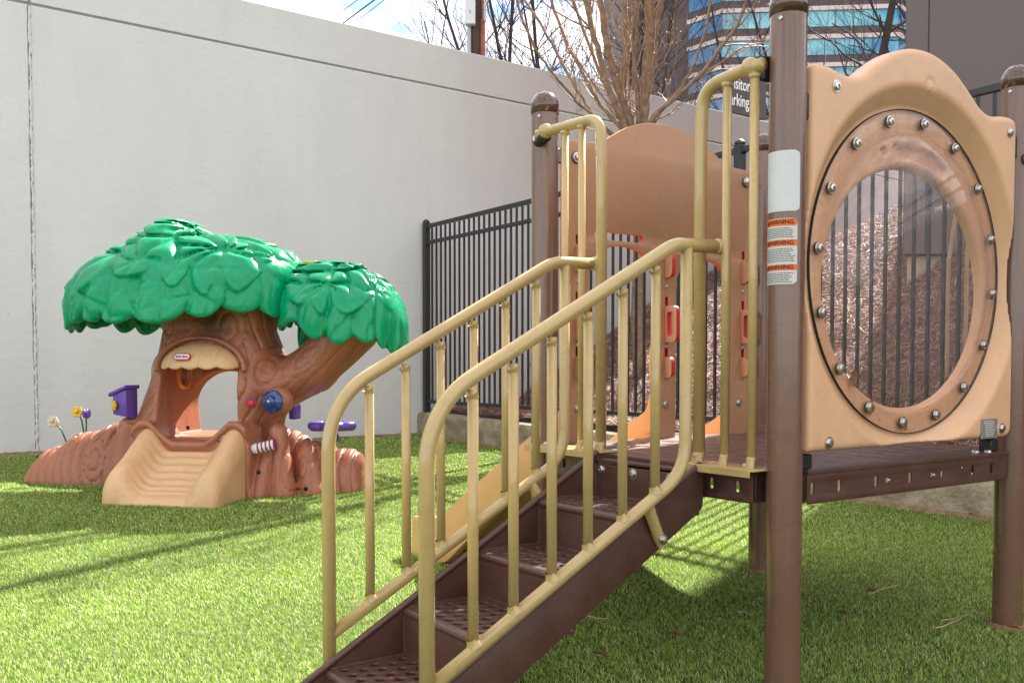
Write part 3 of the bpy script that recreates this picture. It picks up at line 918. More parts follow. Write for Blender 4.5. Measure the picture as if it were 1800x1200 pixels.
# ------------------------------------------------------------------ bare trees
def grow(mb, rnd, p, d, r, ln, depth, maxd, spread, gravity=0.0, pods=None, minr=0.0015, seg0=8, kids=(2, 3), wig=0.12):
    """one wandering limb with its side shoots"""
    n = max(3, int(ln / 0.12) if ln < 2 else 9)
    pts = [p.copy()]; rr = [r]
    q = p.copy(); dd = d.normalized()
    for i in range(n):
        dd = (dd + Vector((rnd.gauss(0, wig), rnd.gauss(0, wig), rnd.gauss(0, wig) + gravity))).normalized()
        q = q + dd * (ln / n)
        pts.append(q.copy()); rr.append(max(minr, r * (1 - 0.62 * (i + 1) / n)))
    seg = seg0 if r > 0.012 else (5 if r > 0.005 else 3)
    mb.tube(pts, rr, seg, cap=False)
    if depth >= maxd:
        if pods is not None:
            for _ in range(2):
                k = rnd.randrange(1, n + 1)
                pods.append(pts[k])
        return
    m = rnd.randint(*kids) + (2 if depth == 0 else 0)
    for _ in range(m):
        k = rnd.randint(max(1, n // 4), n)
        base = pts[k]; dirn = (pts[min(k, n)] - pts[k - 1]).normalized()
        ax = Vector((rnd.gauss(0, 1), rnd.gauss(0, 1), rnd.gauss(0, 1))).cross(dirn)
        if ax.length < 1e-3:
            continue
        nd = Matrix.Rotation(R(rnd.uniform(*spread)), 3, ax.normalized()) @ dirn
        nd.z = nd.z * 0.8 + 0.25
        grow(mb, rnd, base, nd, max(minr, rr[k] * rnd.uniform(0.5, 0.75)), ln * rnd.uniform(0.45, 0.75), depth + 1, maxd, spread, gravity, pods, minr, seg0, kids, wig)

def at(px, py, Y):
    return Vector(((px - 900) / 1668 * Y, Y, 0.828 + (643.5 - py) / 1668 * Y))

def near_tree():
    Y = 9.5
    basez = float(bank_z(np.float64(4.53), np.float64(5.54)))
    base = Vector((1.27, Y, basez - 0.05))
    root = empty('multi_stem_tree', base, 0)
    tag(root, 'bare multi-stemmed tree with tan bark rising behind the brown arched panel', 'tree')
    rnd = random.Random(12)
    stems = [  # (pixel path, depth offsets, start radius)
        ([(1118, 300), (1103, 215), (1085, 160), (1066, 90), (1052, 0), (1040, -90)], 0.0, 0.050),
        ([(1120, 300), (1106, 230), (1093, 170), (1098, 90), (1093, 0), (1090, -110)], 0.1, 0.045),
        ([(1124, 300), (1126, 225), (1134, 140), (1140, 60), (1137, 0), (1140, -120)], -0.05, 0.070),
        ([(1128, 300), (1128, 215), (1142, 140), (1150, 70), (1160, 0), (1172, -110)], 0.15, 0.045),
        ([(1114, 300), (1095, 225), (1068, 160), (1048, 90), (1030, 30), (1010, -80)], -0.2, 0.038),
        ([(1112, 300), (1088, 228), (1062, 200), (1020, 130), (985, 60), (950, -60)], 0.25, 0.024),
        ([(1110, 300), (1070, 235), (1020, 190), (975, 140), (940, 90), (905, 0)], -0.3, 0.018),
        ([(1110, 300), (1060, 230), (1005, 150), (955, 60), (915, 0), (890, -60)], 0.4, 0.020),
        ([(1132, 300), (1143, 218), (1175, 185), (1225, 140), (1262, 90), (1300, 30)], -0.1, 0.028),
        ([(1130, 300), (1150, 215), (1190, 165), (1215, 120), (1235, 60), (1250, -30)], 0.3, 0.020),
        ([(1112, 300), (1080, 200), (1035, 90), (1003, 0), (985, -70)], 0.5, 0.022),
        ([(1126, 300), (1120, 200), (1112, 120), (1118, 40), (1108, -60)], -0.3, 0.026),
    ]
    pods = []
    tr = MB(); cr = MB()
    for path, dy, r in stems:
        k = len(path)
        ctrl = []
        for i, (px, py) in enumerate(path):
            f = i / (k - 1)
            ctrl.append(at(px, py, Y + dy * f * 1.6) - base)
        last = ctrl[-1] - ctrl[-2]
        for e in range(2):
            ctrl.append(ctrl[-1] + Vector((last.x * 0.8 + rnd.uniform(-.1, .1), last.y + rnd.uniform(-.2, .2), abs(last.z) * 1.25 + 0.35)))
        k = len(ctrl)
        ctrl.insert(0, Vector((0, 0, 0)))
        # catmull-rom
        pts = []; rr = []
        m = len(ctrl)
        for i in range(m - 1):
            p0 = ctrl[max(i - 1, 0)]; p1 = ctrl[i]; p2 = ctrl[i + 1]; p3 = ctrl[min(i + 2, m - 1)]
            for s_ in range(6):
                t = s_ / 6
                q = 0.5 * ((2 * p1) + (p2 - p0) * t + (2 * p0 - 5 * p1 + 4 * p2 - p3) * t * t + (3 * p1 - p0 - 3 * p2 + p3) * t ** 3)
                q += Vector((rnd.gauss(0, .006), rnd.gauss(0, .006), 0))
                pts.append(q); rr.append(r * (1 - 0.55 * (i + t) / (m - 1)))
        tr.tube(pts, rr, 9, cap=True)
        nside = 10 if r > 0.03 else (7 if r > 0.021 else 4)
        for _ in range(nside):
            i = rnd.randint(7, len(pts) - 2)
            d = (pts[i + 1] - pts[i]).normalized()
            ax = Vector((rnd.gauss(0, 1), rnd.gauss(0, 1), rnd.gauss(0, 1))).cross(d).normalized()
            nd = Matrix.Rotation(R(rnd.uniform(18, 55)), 3, ax) @ d
            grow(cr, rnd, pts[i], nd, min(0.010, rr[i] * 0.5), rnd.uniform(0.5, 1.3) * (0.45 if r < 0.021 else 1.0), 1, 3, (12, 42), 0.035, pods, 0.0020, 6, (2, 3), 0.12)
    tr.build('trunk', M['bark'], root, doubles=False, angle=0)
    cr.build('crown', M['twig'], root, doubles=False, angle=0)
    pb = MB()
    rnd.shuffle(pods)
    for p in pods[:900]:
        s_ = rnd.uniform(0.006, 0.012)
        pb.lathe([(0, 0), (s_, s_ * 0.8), (s_ * 0.7, s_ * 2), (0, s_ * 2.4)], p, (rnd.gauss(0, 1), rnd.gauss(0, 1), rnd.gauss(0, .5) - .5), 5)
    pb.build('seed_pods', M['pod'], root, doubles=False)['kind'] = 'stuff'
near_tree()

def far_tree(x, y, h, r, seed, lab, lean=0.0, maxd=3, first=0.32, stems=1, z=0.0, spread=(16, 42)):
    rnd = random.Random(seed)
    root = empty('bare_tree', (x, y, z), 0)
    tag(root, lab, 'tree', 'bare trees beyond the wall')
    tr = MB(); cr = MB()
    for s_ in range(stems):
        pts = []; rr = []; p = Vector((rnd.uniform(-.1, .1) * (stems > 1), rnd.uniform(-.1, .1) * (stems > 1), 0))
        d = Vector((lean + rnd.gauss(0, .14) * (stems > 1), rnd.gauss(0, .1), 1)).normalized()
        n = 14
        for i in range(n + 1):
            pts.append(p.copy()); rr.append(r * (1 - 0.75 * i / n))
            d = (d + Vector((rnd.gauss(0, .05), rnd.gauss(0, .05), 0.03))).normalized()
            p = p + d * (h / n)
        tr.tube(pts, rr, 9, cap=False)
        for i in range(int(n * first), n + 1):
            for _ in range(3):
                dd = (pts[min(i + 1, n)] - pts[i - 1]).normalized()
                a = rnd.uniform(0, 2 * math.pi)
                nd = (dd * rnd.uniform(0.5, 1.3) + Vector((math.cos(a), math.sin(a), 0.15))).normalized()
                grow(cr, rnd, pts[i], nd, rr[i] * 0.38, h * rnd.uniform(0.14, 0.30) * (1.2 - i / n * 0.6), 1, maxd, spread, 0.03, None, r * 0.022, 5, (3, 4), 0.11)
    tr.build('trunk', M['farbark'], root, doubles=False, angle=0)
    cr.build('crown', M['farbark'], root, doubles=False, angle=0)

def px_x(px, Y): return (px - 900) / 1668 * Y
far_tree(px_x(975, 24), 24, 13, 0.09, 3, 'slender dark bare tree above the wall just right of the utility pole', -0.12, stems=3, first=0.25)
far_tree(px_x(1035, 27), 27, 15, 0.10, 5, 'dark bare tree beyond the wall behind the left stems of the near tree', -0.05, stems=2, first=0.25)
far_tree(px_x(1095, 31), 31, 17, 0.10, 19, 'fine-twigged bare tree beyond the wall directly behind the near tree', 0.02, stems=3, first=0.25)
far_tree(px_x(925, 30), 30, 11.5, 0.07, 8, 'small pale-blue hazy bare tree leaning toward the utility pole', -0.15, stems=2, first=0.3)
far_tree(px_x(745, 60), 60, 21, 0.12, 9, 'tiny distant bare tree between the cables and the utility pole', 0.05, stems=2, first=0.5)
far_tree(px_x(1535, 30), 30, 17, 0.22, 11, 'thick-limbed bare tree in front of the office tower, left of the dark building', -0.02, stems=3, first=0.3)
far_tree(px_x(1450, 36), 36, 15, 0.13, 14, 'spreading bare tree in front of the tower just right of the near brown post', -0.15, stems=2, first=0.28)
far_tree(px_x(1330, 34), 34, 12, 0.08, 16, 'small bare tree behind the parking sign', 0.1, stems=2, first=0.35)

# timber stakes and a bench-like rail on the bank, seen through the bubble window
def stakes():
    b = MB()
    def seg(p, q, t):
        b.tube([p, q], t, 8)
    Y = 6.3
    seg(at(1664, 462, Y), at(1676, 370, Y), 0.014)
    seg(at(1640, 372, Y), at(1674, 362, Y), 0.020)
    seg(at(1696, 445, Y - .1), at(1703, 380, Y - .1), 0.014)
    seg(at(1664, 700, Y), at(1664, 462, Y), 0.014)
    seg(at(1696, 700, Y - .1), at(1696, 445, Y - .1), 0.014)
    o = b.build('tree_stake', M['timber'], None); tag(o, 'pale timber stakes standing on the bank behind the round window', 'stake')
stakes()

# ================================================================== PLAY STRUCTURE
PS = empty('play_structure', P1, YAW)
tag(PS, 'brown and tan play platform with perforated steps, gold rails and a round bubble window panel', 'play structure')
PR = 0.0445
DECK_T, DECK_B = 0.565, 0.481

def posts():
    tops = {(0, 0): 1.716, (0, S2): 1.694, (S1, 0): 1.718, (S1, S2): 1.706}
    labels = {(0, 0): 'near brown post carrying the white and orange stickers', (0, S2): 'left brown post beside the far stair rail',
              (S1, 0): 'brown post at the right end of the bubble panel', (S1, S2): 'rear brown post mostly hidden behind the near post'}
    out = {}
    for (u, v), t in tops.items():
        b = MB()
        # faintly fluted extruded tube
        prof = []
        seg = 72
        vs = []; fs = []
        for z in (-0.1, t):
            for k in range(seg):
                a = 2 * math.pi * k / seg
                r = PR + 0.0006 * max(0, math.cos(a * 8)) ** 6
                vs.append((u + r * math.cos(a), v + r * math.sin(a), z))
        for k in range(seg):
            k2 = (k + 1) % seg
            fs.append((k, k2, seg + k2, seg + k))
        fs.append(tuple(range(seg, 2 * seg)))
        b.add(vs, fs)
        p = b.build('post', M['post'], PS, doubles=False); p['label'] = labels[(u, v)]
        b = MB()
        b.lathe([(PR + 0.0022, -0.030), (PR + 0.0026, 0.0), (PR + 0.001, 0.012), (PR - 0.006, 0.025), (PR - 0.016, 0.036), (PR - 0.030, 0.043), (0, 0.046)], (u, v, t), seg=40)
        b.build('cap', M['cap'], p, angle=0)
        d = Vector((-1.9 - u, -1.55 - v, 0)).normalized()
        d = Matrix.Rotation(R(-24), 3, 'Z') @ d
        bolt_mb(Vector((u, v, t - 0.045)) + d * (PR + 0.0004), d, 0.0055, 0.004, False).build('rivet', M['steel'], p)
        out[(u, v)] = p
    return out
POSTS = posts()

def deck():
    o_ = 0.04
    c = 0.062
    u0, u1, v0, v1 = -0.045, S1 + 0.03, -0.025, S2 + 0.02
    outl = [(c, v0), (S1 - c, v0), (S1 - c, c), (u1, c), (u1, S2 - c), (S1 - c, S2 - c), (S1 - c, v1), (c, v1), (c, S2 - c), (u0, S2 - c), (u0, c), (c, c)]
    holes = []
    for i in range(9):
        for j in range(8):
            uu = 0.12 + i * 0.105; vv = 0.13 + j * 0.105
            holes.append(rrect(uu - 0.006, vv - 0.034, uu + 0.006, vv + 0.034, 0.0055, 3))
    me = curve_plate(outl, holes, 0.012, 0.002)
    xform(me, Matrix.Translation((0, 0, DECK_T - 0.006)))
    d = link_mesh('deck', me, M['deck'], PS, True, 30)
    # skirts
    h = DECK_T - DECK_B - 0.010
    zc = DECK_B + h / 2
    def skirt(A, B, nrm, holes=()):
        A = Vector(A); B = Vector(B); Ln = (B - A).length; d_ = (B - A).normalized()
        me = curve_plate(rrect(0, -h / 2 - 0.002, Ln, h / 2 + 0.004, 0.010, 4), holes, 0.005, 0.0012)
        xform(me, mtx_axes(Vector((A.x, A.y, zc)), Vector((d_.x, d_.y, 0)), Vector((0, 0, 1)), Vector(nrm)))
        link_mesh('deck_skirt', me, M['deck'], PS, True, 30)
    hs = []
    for x in (0.083, 0.193, 0.351, 0.508, 0.828, 0.933):
        hs.append(rrect(x - c - 0.0075, -0.016, x - c + 0.0075, 0.016, 0.007, 3))
    for x in (0.402, 0.617):
        hs.append(rrect(x - c - 0.009, -0.007, x - c + 0.009, 0.007, 0.006, 3))
    hs.append(rrect(0.666 - c - 0.007, -0.012, 0.666 - c + 0.007, 0.010, 0.0065, 3))
    skirt((c, v0 + 0.005, 0), (S1 - c, v0 + 0.005, 0), (0, -1, 0), hs)
    hs2 = [rrect(x - 0.0065, -0.015, x + 0.0065, 0.015, 0.006, 3) for x in (S2 - c - 0.115, S2 - c - 0.205, 0.10)]
    skirt((u0 + 0.005, S2 - c, 0), (u0 + 0.005, c, 0), (-1, 0, 0), hs2)
    skirt((u1 - 0.005, c, 0), (u1 - 0.005, S2 - c, 0), (1, 0, 0))
    skirt((S1 - c, v1 - 0.005, 0), (c, v1 - 0.005, 0), (0, 1, 0))
    # corner returns round the posts
    for (cu, cv, su, sv) in ((c, c, -1, -1), (S1 - c, c, 1, -1), (c, S2 - c, -1, 1), (S1 - c, S2 - c, 1, 1)):
        eu = (u0 if su < 0 else u1); ev = (v0 if sv < 0 else v1)
        b = MB(); b.box(((cu + eu) / 2 - su * 0.006, cv - sv * 0.005, zc), (abs(eu - cu) - 0.014, 0.008, h)); b.build('corner_bracket', M['deck'], PS, bevel=0.002)
        b = MB(); b.box((cu - su * 0.005, (cv + ev) / 2 - sv * 0.006, zc), (0.008, abs(ev - cv) - 0.014, h)); b.build('corner_bracket', M['deck'], PS, bevel=0.002)
    for (x, y) in ((0.617, 0), (0.402, 0)):
        bolt_mb((x, v0 - 0.0005, zc), (0, -1, 0), 0.006, 0.005, False).build('bolt', M['steel'], PS)
    bolt_mb((0.762, v0 + 0.0005, zc + 0.012), (0, -1, 0), 0.004, 0.003, False).build('bolt', M['steel'], PS)
deck()

# ---------------------------------------------------------------- stairs
VN, VF = 0.200, 0.640       # outer faces of near and far stringers
TZ = [0.075, 0.198, 0.321, 0.447]
TU = [-0.955, -0.735, -0.505, -0.298, -0.088]
def stairs():
    st = None
    sl = 0.5623
    def topz(u): return 0.568 + sl * (u + 0.088)
    outl = [(-0.075, 0.574), (-1.02, topz(-1.02)), (-1.045, topz(-1.045) - 0.02), (-1.045, 0.0), (-0.872, 0.0), (-0.078, 0.453)]
    outl = [(p.x, p.y) for p in smooth_path([Vector((*q, 0)) for q in outl + [outl[0]]], 0.018, 3)][:-1]
    for vv, nm in ((VN + 0.005, 'near'), (VF - 0.005, 'far')):
        me = curve_plate(outl, [], 0.010, 0.002)
        xform(me, mtx_axes(Vector((0, vv, 0)), Vector((1, 0, 0)), Vector((0, 0, 1)), Vector((0, -1, 0))))
        s = link_mesh('stringer', me, M['deck'], PS, True, 30)
        b = MB()
        inw = 1 if nm == 'near' else -1
        p0 = Vector((-0.080, vv + inw * 0.004, 0.571)); p1 = Vector((-1.02, vv + inw * 0.004, topz(-1.02)))
        b.tube([p0, p1], 0.0095, 12)
        b.build('rolled_edge', M['deck'], s)
    wd = (VF - VN) - 0.020
    for i, z in enumerate(TZ):
        ua, ub = TU[i], TU[i + 1]
        holes = []
        ny = 9
        row = 0
        x = ua + 0.034
        while x < ub - 0.012:
            off = 0 if row % 2 == 0 else 0.5
            for k in range(ny):
                y = VN + 0.010 + wd * (k + 0.5 + off) / (ny + 0.3)
                if y < VF - 0.028:
                    holes.append(circle(x, y, 0.0125, 14))
            x += 0.041; row += 1
        me = curve_plate([(ua, VN + 0.010), (ub + 0.006, VN + 0.010), (ub + 0.006, VF - 0.010), (ua, VF - 0.010)], holes, 0.011, 0.0028)
        xform(me, Matrix.Translation((0, 0, z - 0.0055)))
        t = link_mesh('tread', me, M['deck'], PS, True, 40)
        # rounded nose
        b = MB()
        b.tube([(ua + 0.006, VN + 0.011, z - 0.012), (ua + 0.006, VF - 0.011, z - 0.012)], 0.0117, 20)
        b.build('nose', M['deck'], t)
        # fillet along the stringers
        for vv in (VN + 0.012, VF - 0.012):
            b = MB(); b.tube([(ua + 0.01, vv, z - 0.001), (ub, vv, z - 0.001)], 0.005, 8); b.build('weld_fillet', M['deck'], t)
    # risers
    tops = TZ[1:] + [0.552]
    for i in range(-1, 4):
        if i == -1:
            z0, z1, uu = 0.0, TZ[0] - 0.013, TU[0] + 0.004
        else:
            z0, z1, uu = TZ[i] - 0.004, tops[i] - 0.014, TU[i + 1] + 0.004
        b = MB(); b.box((uu, (VN + VF) / 2, (z0 + z1) / 2), (0.009, wd, z1 - z0)); r = b.build('riser', M['deck'], PS, bevel=0.002)
        for vv in (VN + 0.013, VF - 0.013):
            b = MB(); b.tube([(uu - 0.004, vv, z0 + 0.003), (uu - 0.004, vv, z1)], 0.006, 8); b.build('weld_fillet', M['deck'], r)
        b = MB(); b.tube([(uu - 0.003, VN + 0.012, z0 + 0.005), (uu - 0.003, VF - 0.012, z0 + 0.005)], 0.006, 8); b.build('weld_fillet', M['deck'], r)
    b = MB(); b.box((-0.066, (VN + VF) / 2, 0.549), (0.046, wd + 0.01, 0.009)); b.build('top_mounting_strip', M['deck'], PS, bevel=0.002)
    for vv in (0.60, 0.46, 0.31, 0.245):
        bolt_mb((TU[4] - 0.0015, vv, 0.522), (-1, 0, 0), 0.0125, 0.009).build('bolt', M['steel'], PS)
stairs()

# ---------------------------------------------------------------- hand rails
def handrail(v, side):
    def P(u, z): return Vector((u, v, z))
    top = smooth_path([P(-0.927, -0.02), P(-0.927, 0.742), P(-0.235, 1.122), P(-0.205, 1.133), P(-0.062, 1.137)], [0.135, 0.05, 0.03], 10)
    b = MB(); b.tube(top, 0.0175, 24)
    b.lathe([(0.0178, 0), (0.0205, 0.006), (0.0205, 0.016), (0.014, 0.022)], P(-0.070, 1.137), (1, 0, 0), 24)
    r = b.build('handrail', M['rail'], PS, angle=0)
    r['label'] = 'stair rail nearest the camera' if side < 0 else 'stair rail on the far side of the steps'
    low = smooth_path([P(-0.172, 1.126), P(-0.172, 0.560), P(-0.320, 0.479), P(-0.922, 0.147)], [0.085, 0.10], 9)
    b = MB(); b.tube(low, 0.0160, 22); b.build('lower_rail', M['rail'], r, angle=0)
    for k in range(6):
        u = -0.812 + 0.107 * k
        zt = 0.958 + 0.560 * (u + 0.484); zl = 0.4815 + 0.5515 * (u + 0.324)
        if k == 0: zt += 0.004
        b = MB(); b.tube([P(u, zl), P(u, zt)], 0.0122, 16); b.build('baluster', M['rail'], r, angle=0)
        # weld beads
        b = MB(); b.lathe([(0.0122, 0.012), (0.0132, 0.006), (0.0152, 0.000), (0.0185, -0.007)], P(u, zl + 0.014), (-0.42, 0, 1), 16, 0, False); b.build('weld_bead', M['rail'], r, angle=0)
        b = MB(); b.lathe([(0.0165, 0.008), (0.0138, 0.002), (0.0122, -0.006)], P(u, zt - 0.016), (-0.5, 0, 1), 16, 0, False); b.build('weld_bead', M['rail'], r, angle=0)
    # bolted arm onto the stringer
    so_ = 1 if side < 0 else -1
    vs_ = VN - 0.008 if side < 0 else VF + 0.008
    for (ua, ub) in ((-0.300, -0.238),):
        za = 0.4815 + 0.5515 * (ua + 0.324)
        b = MB()
        b.tube([P(ua, za), Vector((ua + 0.018, v + (vs_ - v) * 0.45, za - 0.034)), Vector((ub - 0.008, vs_, za - 0.095)), Vector((ub + 0.006, vs_, za - 0.118))], [0.0135, 0.0145, 0.015, 0.015], 14)
        a = b.build('mounting_arm', M['rail'], r, bevel=0.0, angle=50)
        bolt_mb((ub - 0.004, vs_ - so_ * 0.014, za - 0.102), (0, -so_, 0), 0.0105, 0.009).build('bolt', M['steel'], r)
handrail(0.172, -1)
handrail(0.672, 1)

# ---------------------------------------------------------------- guard loops beside the entrance
def guard_loop(vp, vo, bal, z, lab):
    u = -0.052
    s = 1 if vo > vp else -1
    P = lambda v, z_: Vector((u, v, z_))
    path = smooth_path([P(vp + s * 0.035, z), P(vp + s * 0.10, z), P(vo - s * 0.005, z - 0.012), P(vo, z - 0.14), P(vo, 0.585)], [0.02, 0.10, 0.05], 9)
    b = MB(); b.tube(path, 0.0165, 22)
    r = b.build('guard_rail', M['rail'], PS, angle=0); r['label'] = lab
    for v in bal:
        b = MB(); b.tube([P(v, 0.585), P(v, z - 0.005)], 0.0118, 16); b.build('baluster', M['rail'], r, angle=0)
        b = MB(); b.lathe([(0.0122, -0.012), (0.0175, -0.001)], P(v, z - 0.018), (0, 0, 1), 14)
        b.build('weld_bead', M['rail'], r, angle=0)
    # flattened feet
    for v, rr in [(x, 0.0118) for x in bal] + [(vo, 0.0165)]:
        b = MB()
        seg = 16; vs = []; fs = []
        rings = [(0.600, rr, rr, 0), (0.590, rr * 0.85, rr * 1.05, -0.003), (0.578, 0.006, rr * 1.25, -0.008), (0.566, 0.004, rr * 1.3, -0.012)]
        for (zz, a1, a2, du) in rings:
            for k in range(seg):
                t = 2 * math.pi * k / seg
                vs.append((u + du + a1 * math.cos(t), v + a2 * math.sin(t), zz))
        for i in range(3):
            for k in range(seg):
                k2 = (k + 1) % seg
                fs.append((i * seg + k, (i + 1) * seg + k, (i + 1) * seg + k2, i * seg + k2))
        fs.append(tuple(range(seg)))
        b.add(vs, fs); b.build('flattened_foot', M['rail'], r, angle=0)
    va, vb = sorted((vo + s * 0.022, vp + s * 0.018))
    me = curve_plate(rrect(-0.100, va, 0.0, vb, 0.010, 4), [], 0.0052, 0.001)
    xform(me, Matrix.Translation((0, 0, 0.5695)))
    pl = link_mesh('base_plate', me, M['rail'], r, True, 30)
    b = MB(); b.box((-0.0985, (va + vb) / 2, 0.562), (0.004, vb - va - 0.014, 0.020)); b.build('lip', M['rail'], pl, bevel=0.0015)
    for v in ((bal[0] + bal[1]) / 2 + 0.004, vp + s * 0.036):
        bolt_mb((-0.018, v, 0.5722), (0, 0, 1), 0.0105, 0.006).build('bolt', M['steel'], r)
    # clamp on the post
    b = MB()
    b.lathe([(0.0, -0.004), (0.017, -0.002), (0.0235, 0.006), (0.0245, 0.016), (0.021, 0.026), (0.012, 0.032), (0, 0.033)], P(vp + s * 0.088, z + 0.002), (0, -s * 1.0, 0), 22)
    b.build('ball_joint', M['rail'], r, angle=0)
    if s < 0:
        b = MB()
        dirn = Vector((-0.88, -0.47, 0)).normalized()
        c0 = Vector((0, vp, z - 0.012)) + dirn * 0.047
        b.tube([P(vp - 0.068, z - 0.002), c0 + Vector((-0.006, -0.012, 0)), c0 + Vector((0.012, -0.034, -0.004)) * 0.5 + dirn * 0.004], [0.019, 0.018, 0.013], 16)
        b.build('clamp', M['rail'], r, angle=0)
        b = MB(); b.tube([P(vp - 0.074, z - 0.012), c0 + Vector((0.004, 0.006, -0.005))], [0.0205, 0.0205], 20); b.build('gasket', M['rubber'], r, angle=0)
        bolt_mb(c0 + dirn * 0.018 + Vector((0, 0.004, 0)), dirn, 0.007, 0.004).build('bolt', M['steel'], r)
    else:
        b = MB(); b.tube([P(vp + 0.072, z), Vector((-0.036, vp + 0.042, z - 0.003))], [0.019, 0.019], 18); b.build('clamp', M['rail'], r, angle=0)
        b = MB(); b.box((-0.030, vp + 0.045, z - 0.006), (0.035, 0.018, 0.062)); b.build('gasket', M['rubber'], r, bevel=0.006)
guard_loop(0.0, 0.242, (0.150, 0.060), 1.571, 'gold guard loop fixed to the near brown post')
guard_loop(S2, 0.648, (0.742, 0.826), 1.585, 'gold guard loop fixed to the left brown post')

# ---------------------------------------------------------------- bubble window panel
BC = (0.530, 1.088)
def bubble_panel():
    half = [(0.045, 0.612), (0.045, 1.578), (0.11, 1.580), (0.19, 1.566), (0.245, 1.578), (0.31, 1.622), (0.38, 1.664), (0.46, 1.690), (0.53, 1.697)]
    half = [(0.530 + (x - 0.530) * 1.0, z) for x, z in half]
    right = [(1.06 - x, z) for x, z in reversed(half[:-1])]
    outl = half + right
    # smooth the crown
    pts = [Vector((*q, 0)) for q in outl]
    sm = smooth_path(pts + [pts[0]], 0.035, 4)[:-1]
    px = [p.x for p in sm]; pz = [p.y for p in sm]
    hv, rr = 0.036, 0.016
    v_c = -0.004
    def fn(X, Y, Z):
        X2, Z2 = X[:, 0, :], Z[:, 0, :]
        d2 = poly_sdf(px, pz, X2, Z2)[:, None, :] * np.ones_like(Y)
        V = np.abs(Y - v_c) - hv
        a = np.maximum(d2 + rr, 0); c = np.maximum(V + rr, 0)
        d = np.sqrt(a * a + c * c) + np.minimum(np.maximum(d2 + rr, V + rr), 0) - rr
        rad = np.sqrt((X - BC[0]) ** 2 + (Z - BC[1]) ** 2)
        # conical recess from the front
        depth = (Y - (v_c - hv))
        Rr = 0.506 - 1.12 * np.clip(depth, -0.02, 0.044)
        cut = np.maximum((rad - Rr) * 0.66, (depth - 0.044))
        d = smax(d, -cut, 0.006)
        # soft dished ring then the opening
        ox, oz = (X - 0.53) / 0.365, (Z - 1.043) / 0.325
        q = np.sqrt(ox * ox + oz * oz)
        hole = (q - 1) * 0.33
        flare = (depth - 0.044) * 0.55
        cut2 = hole - 0.016 + flare * 0.8
        d = smax(d, -cut2, 0.010)
        # arc slot above the opening and small round dimple
        th = np.arctan2(X - BC[0], Z - 1.02)
        rr2 = np.sqrt((X - BC[0]) ** 2 + (Z - 1.02) ** 2)
        ths = np.clip(th, -0.16, 0.40)
        arc = np.sqrt((X - (BC[0] + 0.405 * np.sin(ths))) ** 2 + (Z - (1.02 + 0.405 * np.cos(ths))) ** 2) - 0.021
        d = smax(d, -np.maximum(arc, depth - 0.068), 0.004)
        dim = np.sqrt((X - (BC[0] - 0.125)) ** 2 + (Z - 1.412) ** 2) - 0.012
        d = smax(d, -np.maximum(dim, depth - 0.062), 0.004)
        # round emblem dish near the top
        em = np.sqrt((X - 0.552) ** 2 + (Z - 1.600) ** 2)
        d = smax(d, -np.maximum(em - 0.021, depth - 0.004), 0.003)
        d = smin(d, np.maximum(em - 0.015, np.abs(depth - 0.004) - 0.0032), 0.002)
        return d
    pan = sdf_object('bubble_panel', fn, (0.02, -0.056, 0.585), (1.04, 0.048, 1.715), 0.0050, M['panel'], PS, 2)
    # clear tinted flange with the bubble
    b = MB()
    vf = v_c - hv + 0.040
    seg = 96
    b.lathe([(0.447, 0.0), (0.447, 0.006), (0.444, 0.0075), (0.392, 0.0075), (0.386, 0.006), (0.386, 0.0), (0.447, 0.0)], (BC[0], vf + 0.002, BC[1]), (0, -1, 0), seg)
    fl = b.build('flange', M['flange'], pan, doubles=False)
    b = MB()
    pr = []
    for k in range(15):
        a = k / 14 * math.pi / 2
        pr.append((0.386 * math.cos(a) if k < 14 else 0.0, 0.006 + 0.085 * math.sin(a)))
    b.lathe(pr, (BC[0], vf + 0.002, BC[1]), (0, -1, 0), seg, 0, False)
    b.build('bubble', M['bubble'], pan, doubles=False, angle=0)
    b = MB(); b.lathe([(0.4472, 0.0), (0.4490, 0.0), (0.4490, 0.008), (0.4472, 0.008), (0.4472, 0.0)], (BC[0], vf + 0.002, BC[1]), (0, -1, 0), seg)
    b.build('flange_edge', M['ink'], pan, doubles=False, angle=0)
    for k in range(16):
        a = R(90 + 17 + 22.5 * k)
        c = Vector((BC[0] + 0.418 * math.cos(a), vf - 0.006, BC[1] + 0.418 * math.sin(a)))
        w_ = MB(); w_.lathe([(0.0165, 0), (0.0165, 0.003), (0.0145, 0.004)], c, (0, -1, 0), 20); wo_ = w_.build('washer', M['rubber'], pan)
        bolt_mb(c + Vector((0, -0.0035, 0)), (0, -1, 0), 0.0118, 0.0095).build('bolt', M['steel'], pan)
    for (u, z) in ((0.135, 1.530), (0.968, 1.530), (0.122, 0.634), (0.953, 0.640)):
        bolt_mb((u, v_c - hv - 0.0005, z), (0, -1, 0), 0.0118, 0.0085).build('bolt', M['steel'], pan)
    # name plate
    me = curve_plate(rrect(0.834, 0.612, 0.924, 0.671, 0.003, 3), [], 0.002, 0.0004)
    xform(me, mtx_axes(Vector((0, v_c - hv - 0.0012, 0)), Vector((1, 0, 0)), Vector((0, 0, 1)), Vector((0, -1, 0))))
    pl = link_mesh('name_plate', me, M['plate'], pan)
    b = MB(); rnd = random.Random(3)
    for r_ in range(9):
        z = 0.664 - r_ * 0.0054; x = 0.846 + rnd.uniform(0, 0.015)
        e = 0.912 - rnd.uniform(0, 0.018)
        while x < e:
            wd = rnd.uniform(0.004, 0.011)
            b.box((x + wd / 2, v_c - hv - 0.0024, z), (wd, 0.0005, 0.0024)); x += wd + 0.0025
    b.build('plate_marks', M['plate_ink'], pl, smooth=False)
